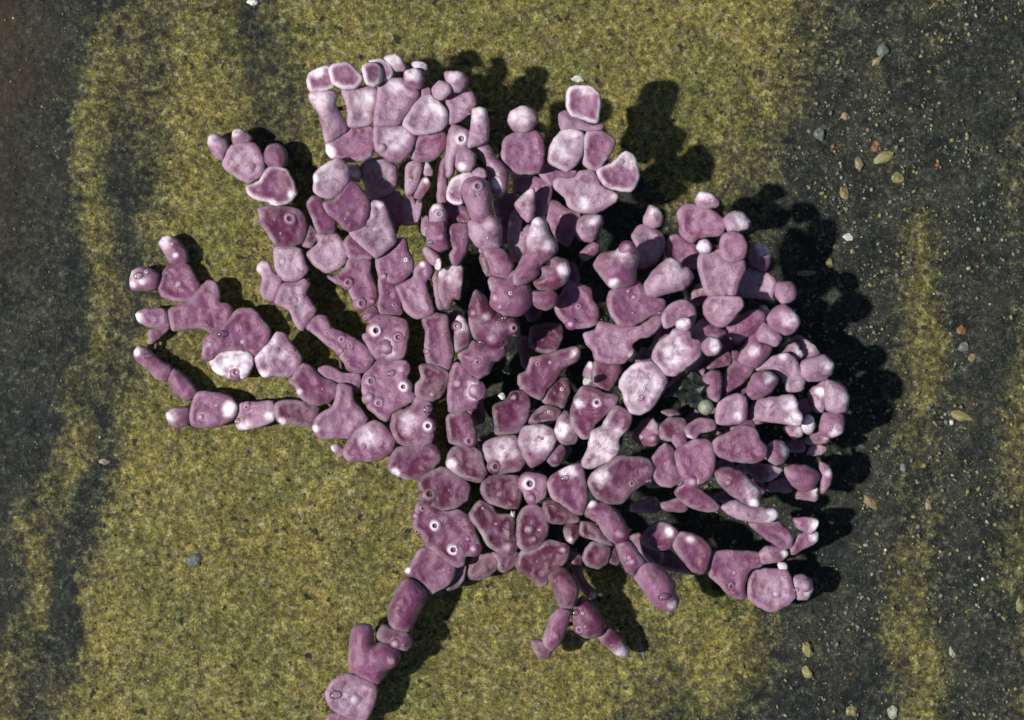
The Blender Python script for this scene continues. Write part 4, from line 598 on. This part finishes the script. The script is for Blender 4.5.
cm_plain = variants('conceptacle', P1, [(0, 0, 0, 0), (0, 0, 0, 0), (.08, .1, .1, 0), (.16, .15, .1, 0), (.05, .1, 0, .2), (0, 0, 0, .8), (0, 0, 0, 1), (0, 0, 0, 1)])
P2 = [(1.6, -0.4), (1.25, -0.14), (0.9, 0.1), (0.58, 0.27), (0.3, 0.36), (0, 0.39)]
cm_bump = variants('bump', P2, [(0, 0, 0, 0), (0, 0, 0, 0), (.02, 0, .1, 0), (.12, 0, .3, 0), (.28, 0, .4, 0), (.35, 0, .5, 0)])

rows = [r.split('|') for r in SEGS.strip().splitlines()]
parsed = []
for r in rows:
    P = np.array([[float(v) for v in q.split(',')] for q in r[2].split()])
    parsed.append(dict(z=float(r[0]), s=r[1], P=P, m=float(r[3]), t=float(r[4]), k=r[5],
        w=[tuple(float(v) for v in q.split(',')) for q in r[6].split(';') if q],
        c=[(q.split(',')[0], *[float(v) for v in q.split(',')[1:]]) for q in r[7].split(';') if q], par=int(r[8])))

ROOT = (8.0, -160.0, 0.0)
frond = bpy.data.objects.new('coralline_alga', None); C.objects.link(frond)
frond.location = (ROOT[0] * U, ROOT[1] * U, gz(ROOT[0], ROOT[1]) * U)
tag(frond, 'bushy pink-purple jointed coralline seaweed with pale tips lying on the algae-covered rock', 'seaweed')
FL = frond.location.copy()

seg_objs = []
has_child = {d['par'] for d in parsed}
for i, d in enumerate(parsed):                       # growing tips are unpigmented
    if i in has_child or d['par'] < 0 or d['k'] or d['t'] < 0.2: continue
    ctr = d['P'].mean(0); v = ctr - np.array(ROOT[:2]); v = v / (np.hypot(*v) + 1e-6)
    if np.hypot(*(ctr - np.array(ROOT[:2]))) < 150: continue
    e = ((d['P'] - ctr) @ v).max(); d['w'].append((*(ctr + v * e * 0.95), max(6.5, e * 0.85)))
for i, d in enumerate(parsed):
    ctr = d['P'].mean(0); sl = (0.0, 0.0)
    if d['par'] >= 0:
        q = parsed[d['par']]; pc = q['P'].mean(0); v = ctr - pc; L = np.hypot(*v)
        if L > 4:
            k = max(-0.42, min(0.42, (d['z'] - q['z']) / L)) * 0.8; sl = tuple(v / L * k)
    if d['s'] == 'f': sl = (sl[0] + random.uniform(-.1, .1), sl[1] + random.uniform(-.1, .1))
    tone = d['t'] + random.uniform(-0.22, 0.3) if d['t'] > 0.2 else d['t'] + random.uniform(-0.1, 0.15)
    rad = np.hypot(ctr[0] - ROOT[0], ctr[1] - ROOT[1])
    tone += 0.36 * max(-0.7, min(1, (rad - 190) / 120)) * (1 if ctr[0] > -190 else 0.2) + random.uniform(-.2, .16) - (0.14 if ctr[0] < 60 and rad < 260 else 0.0)
    if d['k'] == 'pink': tone = 0.7
    tone = min(max(tone, 0), 1); d['tone'] = tone
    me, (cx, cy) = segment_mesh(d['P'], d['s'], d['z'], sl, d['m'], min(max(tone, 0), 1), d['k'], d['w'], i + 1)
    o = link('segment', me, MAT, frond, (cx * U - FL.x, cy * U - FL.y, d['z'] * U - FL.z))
    if d['k'] == 'white': o['label'] = 'bleached silvery white segment'
    d['ctr'] = (cx, cy, d['z']); seg_objs.append(o)

# older, lower branches that fill the inside of the bush
k_fill = 0
for a, r1, zt in ((110, 240, 30), (86, 260, 36), (62, 250, 38), (38, 240, 40), (16, 230, 34)):
    r = 26.0; prev = None; ang = math.radians(a)
    while r < r1 and k_fill < 18:
        L = random.uniform(24, 32); wv = random.uniform(10, 14)
        z = 8 + (zt - 8) * r / r1
        aa = ang + random.uniform(-0.04, 0.04)
        u = np.array([math.cos(aa), math.sin(aa)]); v = np.array([-u[1], u[0]]); c0 = np.array(ROOT[:2]) + u * (r + L / 2)
        shp = [(-.5, -.35), (-.5, .35), (-.1, .7), (.35, .95), (.5, .5), (.45, 0), (.5, -.5), (.35, -.95), (-.1, -.7)]
        P = np.array([c0 + u * L * p[0] + v * wv * p[1] for p in shp])[::-1]
        me, (cx, cy) = segment_mesh(P, 'f', z, (0, 0), 2, random.uniform(0.05, 0.4), '', [], 400 + k_fill, 2.6)
        link('segment', me, MAT, frond, (cx * U - FL.x, cy * U - FL.y, z * U - FL.z))
        k_fill += 1; r += L * 1.5

for a, r0, r1, zt in ((7, 110, 285, 46), (15, 130, 300, 52), (24, 150, 325, 58), (32, 160, 315, 60), (40, 190, 310, 62), (52, 190, 300, 56), (97, 190, 300, 50)):
    r = r0; ang = math.radians(a)
    while r < r1 and len(parsed) + k_fill < 299:
        L = random.uniform(22, 30); wv = random.uniform(7.5, 9.5); z = 26 + (zt - 26) * r / r1
        aa = ang + random.uniform(-0.03, 0.03); u = np.array([math.cos(aa), math.sin(aa)]); v = np.array([-u[1], u[0]])
        c0 = np.array(ROOT[:2]) + u * (r + L / 2)
        P = np.array([c0 + u * L * p[0] + v * wv * p[1] for p in [(-.5, -.35), (-.5, .35), (-.1, .7), (.35, .95), (.5, .5), (.45, 0), (.5, -.5), (.35, -.95), (-.1, -.7)]])[::-1]
        me, (cx, cy) = segment_mesh(P, 'r', z, (0, 0), 3, random.uniform(0.25, 0.75), '', [(*(c0 + u * L * .5), 8)] if r + L >= r1 - 8 else [], 500 + k_fill, 2.6)
        link('segment', me, MAT, frond, (cx * U - FL.x, cy * U - FL.y, z * U - FL.z))
        k_fill += 1; r += L + 0.5

# flexible joints between neighbouring segments
def tube(name, a, b, r0, r1, k=8):
    a = Vector(a); b = Vector(b); ax = (b - a); q = ax.to_track_quat('Z', 'Y'); bm = bmesh.new(); rows = []
    for f, r in ((0, r0), (0.35, (r0 + r1) / 2 * 0.9), (0.65, (r0 + r1) / 2 * 0.9), (1, r1)):
        rows.append([bm.verts.new(a + ax * f + q @ Vector((r * math.cos(t), r * math.sin(t), 0))) for t in [2 * math.pi * i / k for i in range(k)]])
    for A, B in zip(rows, rows[1:]):
        for i in range(k): bm.faces.new((A[i], A[(i + 1) % k], B[(i + 1) % k], B[i]))
    bm.faces.new(rows[0][::-1]); bm.faces.new(rows[-1])
    me = bpy.data.meshes.new(name); bm.to_mesh(me); bm.free()
    for p in me.polygons: p.use_smooth = True
    return me
for i, d in enumerate(parsed):
    if d['par'] < 0: continue
    A = Vector(parsed[d['par']]['ctr']); B = Vector(d['ctr']); v = B - A
    if v.length > 85: continue
    me = tube('joint', ((A - B) * 0.75 + Vector((0, 0, -5))) * U, (0, 0, -0.03), 0.022, 0.024)
    link('joint', me, JOINT, seg_objs[i])

# ------------------------------------------------------------------ pores, bumps
bpy.context.view_layer.update()
VV = []; FF = []; FO = []
for i, o in enumerate(seg_objs):
    b = len(VV); off = o.location + FL
    VV += [v.co + off for v in o.data.vertices]
    for p in o.data.polygons: FF.append([b + j for j in p.vertices]); FO.append(i)
tree = BVHTree.FromPolygons(VV, FF)
def drop(x, y):
    """the first surface below a point high above the frond"""
    hit, nrm, idx, dist = tree.ray_cast(Vector((x * U, y * U, 5)), Vector((0, 0, -1)))
    return hit, nrm, (FO[idx] if idx is not None else None)
for i, d in enumerate(parsed):
    for kd, x, y, r in d['c']:
        hit, nrm, own = drop(x, y)
        if hit is None: continue
        o = seg_objs[own]; off = o.location + FL
        me = {'C': cm_pale, 'c': cm_plain, 'b': cm_bump}[kd][int(np.argmin([abs(t - parsed[own]['tone']) for t in TONES]))]
        nm = (nrm + Vector((0, 0, 0.6))).normalized()
        c = link('conceptacle' if kd != 'b' else 'bump', me, None, o, hit - off)
        c.rotation_euler = (nm.to_track_quat('Z', 'Y')).to_euler()
        s = r * U * 0.95; c.scale = (s, s, s * random.uniform(0.85, 1.15))

for i, d in enumerate(parsed):                       # the many tiny pores of the fertile lobes
    ctr = d['P'].mean(0)
    if ctr[0] > 130 or d['k'] or ctr[1] > 190: continue
    for _ in range(random.choice((0, 1, 1, 2, 2))):
        q = ctr + np.array([random.gauss(0, 6), random.gauss(0, 6)])
        if not inside(q[None], d['P'])[0] or edge_dist(q[None], d['P'])[0] < 3.5: continue
        hit, nrm, own = drop(*q)
        if hit is None or own is None: continue
        o = seg_objs[own]; off = o.location + FL; r = random.uniform(1.1, 2.3)
        me = random.choice((cm_plain, cm_plain, cm_bump, cm_pale))[int(np.argmin([abs(t - parsed[own]['tone']) for t in TONES]))]
        c = link('conceptacle', me, None, o, hit - off)
        c.rotation_euler = (nrm + Vector((0, 0, .4))).normalized().to_track_quat('Z', 'Y').to_euler(); c.scale = (r * U,) * 3

# ------------------------------------------------------------------ air bubbles
bm = bmesh.new(); bmesh.ops.create_uvsphere(bm, u_segments=20, v_segments=12, radius=1)
bub = bpy.data.meshes.new('air_bubble'); bm.to_mesh(bub); bm.free()
for p in bub.polygons: p.use_smooth = True
bub.materials.append(BUBBLE)
for x, y, r, lab in [
    (-120.1, -13.1, 4.22, 'air bubble on the broad pitted hexagonal lobe left of centre'),
    (-29.8, 17.5, 4.69, 'air bubble on the knobbly pink cluster in the middle of the frond'),
    (-125.0, -63.4, 5.62, 'large dark-rimmed air bubble lodged where three lobes meet, below the hexagonal lobe'),
    (-84.7, -48.7, 5.31, 'air bubble on the upper corner of the pale squarish lobe with one dark pore'),
    (-289.1, 25.7, 4.84, 'air bubble at the notch above the silvery white lobe on the left branch'),
    (-362.6, 4.0, 4.06, 'air bubble near the white tip of the long lower left branch'),
    (-321.2, -45.5, 4.69, 'air bubble in the fork of the lowest left branch'),
    (-273.4, -60.8, 3.75, 'air bubble on the joint beside the pale lobe of the lowest left branch'),
    (-372.1, 83.4, 4.53, 'air bubble on the round leftmost lobe of the whole frond'),
    (-346.0, 83.5, 2.03, 'tiny air bubble at the neck right of the leftmost round lobe'),
    (-79.6, 114.8, 3.44, 'air bubble on the left edge of the upright stalk above the dark gap'),
    (-8.3, 40.6, 3.44, 'small air bubble under the thick hand-shaped lobe in the centre'),
    (17.6, 42.6, 2.34, 'tiny air bubble hanging in the black gap beneath the hand-shaped lobe'),
    (91.0, 40.6, 5.47, 'large air bubble at the joint of the two broad maroon lobes right of centre'),
    (62.1, -248.8, 4.15, 'air bubble on the drooping lobe at the bottom centre of the frond'),
    (92.5, -264.9, 2.71, 'tiny air bubble where the bottom finger branch starts'),
    (-109.1, -303.1, 3.12, 'tiny clear air bubble on the rock right of the lowest stem'),
    (-175.9, -331.0, 5.42, 'milky air bubble on the lobe second from the foot of the stem'),
    (145.9, -230.7, 5.00, 'air bubble on the snout-shaped lobe pointing down to the right'),
    (49.7, -115.0, 3.75, 'air bubble on the fan-shaped lobe near the base of the frond'),
    (143.0, 45.6, 2.66, 'small air bubble at the neck of the narrow maroon arm'),
    (279.9, -227.1, 3.50, 'air bubble between the last two lobes at the lower right tip'),
    (112.1, 208.9, 4.38, 'clear air bubble on the top right corner of the pale four-lobed cluster'),
    (-41.2, 239.0, 3.12, 'small dark air bubble beside the white-tipped upright stick at the top'),
    (132.1, -117.1, 3.91, 'air bubble on the broad lobe right of the base')]:
    hit, nrm, own = drop(x, y)
    if hit is None: hit = Vector((x * U, y * U, gz(x, y) * U))
    s = r * U * 0.8
    o = link('air_bubble', bub, None, None, (x * U, y * U, hit.z + s * 0.6)); o.scale = (s, s, s * 0.9)
    tag(o, lab, 'bubble', 'air bubbles clinging to the seaweed')

# ------------------------------------------------------------------ pebbles and shell bits
def pebble_mesh(seed, sx, sy, sz, sub=2, rough=1.0):
    bm = bmesh.new(); bmesh.ops.create_icosphere(bm, subdivisions=sub, radius=1)
    for v in bm.verts:
        p = v.co.copy(); k = 1 + rough * 0.42 * noise.noise(p * 1.3 + Vector((seed * 5.3, 0, 0))) + rough * 0.3 * noise.noise(p * 3.1 + Vector((0, seed * 2.9, 0)))
        v.co = Vector((p.x * sx * k, p.y * sy * k, p.z * sz * k))
    me = bpy.data.meshes.new('pebble'); bm.to_mesh(me); bm.free()
    for p in me.polygons: p.use_smooth = rough < 0.5
    return me
PM = {
 'grey': plain_material('grey_stone', (0.11, 0.12, 0.10)), 'white': plain_material('white_shell', (0.5, 0.5, 0.45), 0.35),
 'yellow': plain_material('ochre_stone', (0.19, 0.17, 0.062)), 'tan': plain_material('tan_shell', (0.20, 0.15, 0.08)),
 'rust': plain_material('rust_stone', (0.15, 0.07, 0.03)), 'pink': plain_material('pinkish_stone', (0.24, 0.18, 0.14)),
 'black': plain_material('black_stone', (0.014, 0.018, 0.014), 0.45, 0.8, 14.0), 'olive': plain_material('pale_olive_stone', (0.22, 0.24, 0.17), 0.3)}
PEB = [
 (883, 50, 8, 6.5, 60, 'grey', 'grey oval pebble at the upper right'),
 (877, 61, 5.5, 3.5, 30, 'yellow', 'small ochre chip touching the grey oval pebble at the upper right'),
 (885, 157, 10.5, 5.5, 20, 'yellow', 'longish ochre stone, biggest of the upper right scatter'),
 (877, 146, 6, 5, 60, 'rust', 'rusty brown stone just above the longish ochre stone'),
 (898, 178, 6.5, 5.5, 10, 'yellow', 'rounded ochre stone below right of the longish one'),
 (820, 134, 6.5, 6, 80, 'grey', 'rough grey stone between the frond top and the right scatter'),
 (846, 116, 4.5, 4.5, 0, 'tan', 'square pale tan grain above the rough grey stone'),
 (859, 163, 4.5, 7, 10, 'tan', 'upright tan chip left of the longish ochre stone'),
 (845, 193, 5, 6.5, 20, 'yellow', 'dull ochre stone above the white oval shell bit'),
 (849, 237, 6, 3.5, -15, 'white', 'white oval shell bit right of the frond shadow'),
 (830, 263, 4.2, 4.8, 0, 'yellow', 'yellow grain beside the edge of the frond shadow'),
 (807, 273, 9.5, 3, 3, 'tan', 'curved tan sliver lying in the frond shadow'),
 (962, 416, 11.5, 5, -20, 'yellow', 'long yellow-green stone at the far right'),
 (963, 329, 5.5, 5.5, 20, 'rust', 'orange brown stone near the right border'),
 (965, 347, 5.5, 5, 0, 'grey', 'grey stone just below the orange brown one'),
 (973, 358, 5, 4, 50, 'tan', 'tan grain below the grey stone at the far right'),
 (871, 503, 9.5, 4.5, -40, 'tan', 'tan rod-shaped stone right of the frond'),
 (929, 505, 4, 6, 0, 'tan', 'upright tan stone right of the rod-shaped one'),
 (904, 468, 4, 5.5, 0, 'grey', 'grey upright chip above the tan stones'),
 (195, 560, 8, 6.5, 15, 'grey', 'flat grey flake alone on the green algae film at the lower left'),
 (103, 462, 5.5, 3, 0, 'pink', 'pale pinkish flake near the dark streak at the left'),
 (578, 79, 6.5, 3.2, -5, 'white', 'small white flake above the top cap of the frond'),
 (808, 650, 5, 9, 25, 'yellow', 'yellowish upright stone at the lower right, upper of a pair'),
 (807, 672, 4.5, 8, 35, 'yellow', 'slanted yellowish stone, lower of the pair at the lower right'),
 (852, 712, 5.5, 6, 0, 'yellow', 'ochre stone on the bottom border'),
 (894, 713, 5.5, 6.5, 0, 'olive', 'pale olive stone on the bottom border at the right'),
 (1021, 605, 5, 8, 0, 'yellow', 'ochre stone cut by the right border'),
 (642, 650, 2, 9, 16, 'grey', 'thin grey splinter on the algae film below the frond'),
 (252, 1, 6, 4, 0, 'white', 'white shell bit cut by the top border'),
 (953, 653, 3, 6, 20, 'olive', 'small slim olive chip between the two green streaks at the lower right'),
]
for i, (px_, py_, a, b, rot, mt, lab) in enumerate(PEB):
    x, y = px_ - 512, 360 - py_
    c = min(a, b) * 0.55
    me = pebble_mesh(i + 1, a * U, b * U, c * U)
    o = link('pebble' if mt not in ('white',) else 'shell_fragment', me, PM[mt], None, (x * U, y * U, (gz(x, y) + c * 0.2) * U))
    o.rotation_euler = (random.uniform(-.15, .15), random.uniform(-.15, .15), math.radians(rot))
    tag(o, lab, 'stone' if mt != 'white' else 'shell bit', 'loose stones and shell bits on the rock')
# bits of stone caught in the frond
for i, (px_, py_, z, a, b, c, rot, mt, lab) in enumerate([
 (693, 394, 74, 19, 14, 11, 10, 'black', 'jagged wet black stone wedged between the pink lobes right of centre'),
 (706, 407, 86, 8, 8, 7.5, 0, 'olive', 'round pale olive bead touching the wedged black stone'),
 (587, 381, 88, 4.4, 3.6, 3.5, 40, 'white', 'white shell grain on the big diamond-shaped lobe'),
 (502, 396, 46, 3.4, 4.0, 3, 20, 'white', 'white shell grain in the dark gap left of the maroon lobe'),
 (507, 370, 36, 4.2, 4.6, 3, 60, 'grey', 'grey stone grain deep in the dark gap at the centre'),
 (513, 514, 44, 2.6, 3.4, 2.5, 0, 'white', 'tiny white grain in the crack between the two base lobes')]):
    k = (3000 - z) / 3000; x, y = (px_ - 512) * k, (360 - py_) * k
    o = link('pebble' if mt != 'white' else 'shell_fragment', pebble_mesh(60 + i, a * U, b * U, c * U, 3 if mt == 'black' else 2, {'black': 2.2, 'olive': 0.2}.get(mt, 1)), PM[mt], None, (x * U, y * U, z * U))
    o.rotation_euler = (0, 0, math.radians(rot))
    tag(o, lab, 'stone' if mt != 'white' else 'shell bit', 'grains caught in the seaweed')

# fine sand and grit: nobody could count it
def scatter(name, label, n, dens, sizes, mats, sub):
    ico = bmesh.new(); bmesh.ops.create_icosphere(ico, subdivisions=sub, radius=1)
    iv = np.array([v.co[:] for v in ico.verts]); jf = np.array([[v.index for v in f.verts] for f in ico.faces]); ico.free()
    V = []; F = []; M = []; b = 0; cnt = 0
    while cnt < n:
        x = rng.uniform(-560, 560, 4000); y = rng.uniform(-410, 410, 4000)
        keep = rng.random(4000) < dens(x, y)
        x = x[keep]; y = y[keep]; z = ground_h(x, y)
        for xx, yy, zz in zip(x, y, z):
            if cnt >= n: break
            s = sizes[0] + (sizes[1] - sizes[0]) * rng.random() ** 5
            sc = np.array([s * rng.uniform(.8, 1.4), s * rng.uniform(.7, 1.1), s * rng.uniform(.5, .8)])
            a = rng.uniform(0, 6.28); q = iv * sc * (1 + 0.22 * rng.standard_normal((len(iv), 1)))
            q = np.column_stack([q[:, 0] * math.cos(a) - q[:, 1] * math.sin(a), q[:, 0] * math.sin(a) + q[:, 1] * math.cos(a), q[:, 2]])
            V.append(q + np.array([xx, yy, zz + s * 0.25])); F.append(jf + b); b += len(iv); cnt += 1
            M += [int(rng.choice(len(mats), p=[m[1] for m in mats]))] * len(jf)
    V = np.concatenate(V) * U; F = np.concatenate(F)
    me = bpy.data.meshes.new(name)
    me.vertices.add(len(V)); me.vertices.foreach_set('co', V.ravel())
    me.loops.add(F.size); me.loops.foreach_set('vertex_index', F.ravel())
    me.polygons.add(len(F)); me.polygons.foreach_set('loop_start', np.arange(0, F.size, 3))
    me.update(calc_edges=True)
    for m, _ in mats: me.materials.append(m)
    me.polygons.foreach_set('material_index', np.array(M, np.int32))
    o = link(name, me); tag(o, label, None, None, 'stuff')
def right_side(x, y):
    a = algae_shade_at(x, y)
    return np.clip((x - 150) / 200, 0, 1) * np.clip(1.0 - a, 0.12, 1) * np.clip(0.35 + 1.3 * (vnoise(x, y, 40, 31) + vnoise(x, y, 16, 32)), 0.04, 1)
def everywhere(x, y): return 0.5 + 0 * x
scatter('sand_grit', 'scattered sand grains and broken shell grit on the dark rock', 4600, right_side, (0.45, 2.7),
        [(PM['grey'], .42), (PM['yellow'], .3), (PM['tan'], .14), (PM['rust'], .03), (PM['white'], .01), (PM['olive'], .10)], 1)
scatter('fine_sand', 'fine sand sprinkled all over the rock', 11000, everywhere, (0.4, 1.3),
        [(PM['grey'], .2), (PM['yellow'], .38), (PM['tan'], .15), (PM['rust'], .03), (PM['white'], .012), (PM['olive'], .1), (PM['black'], .128)], 1)
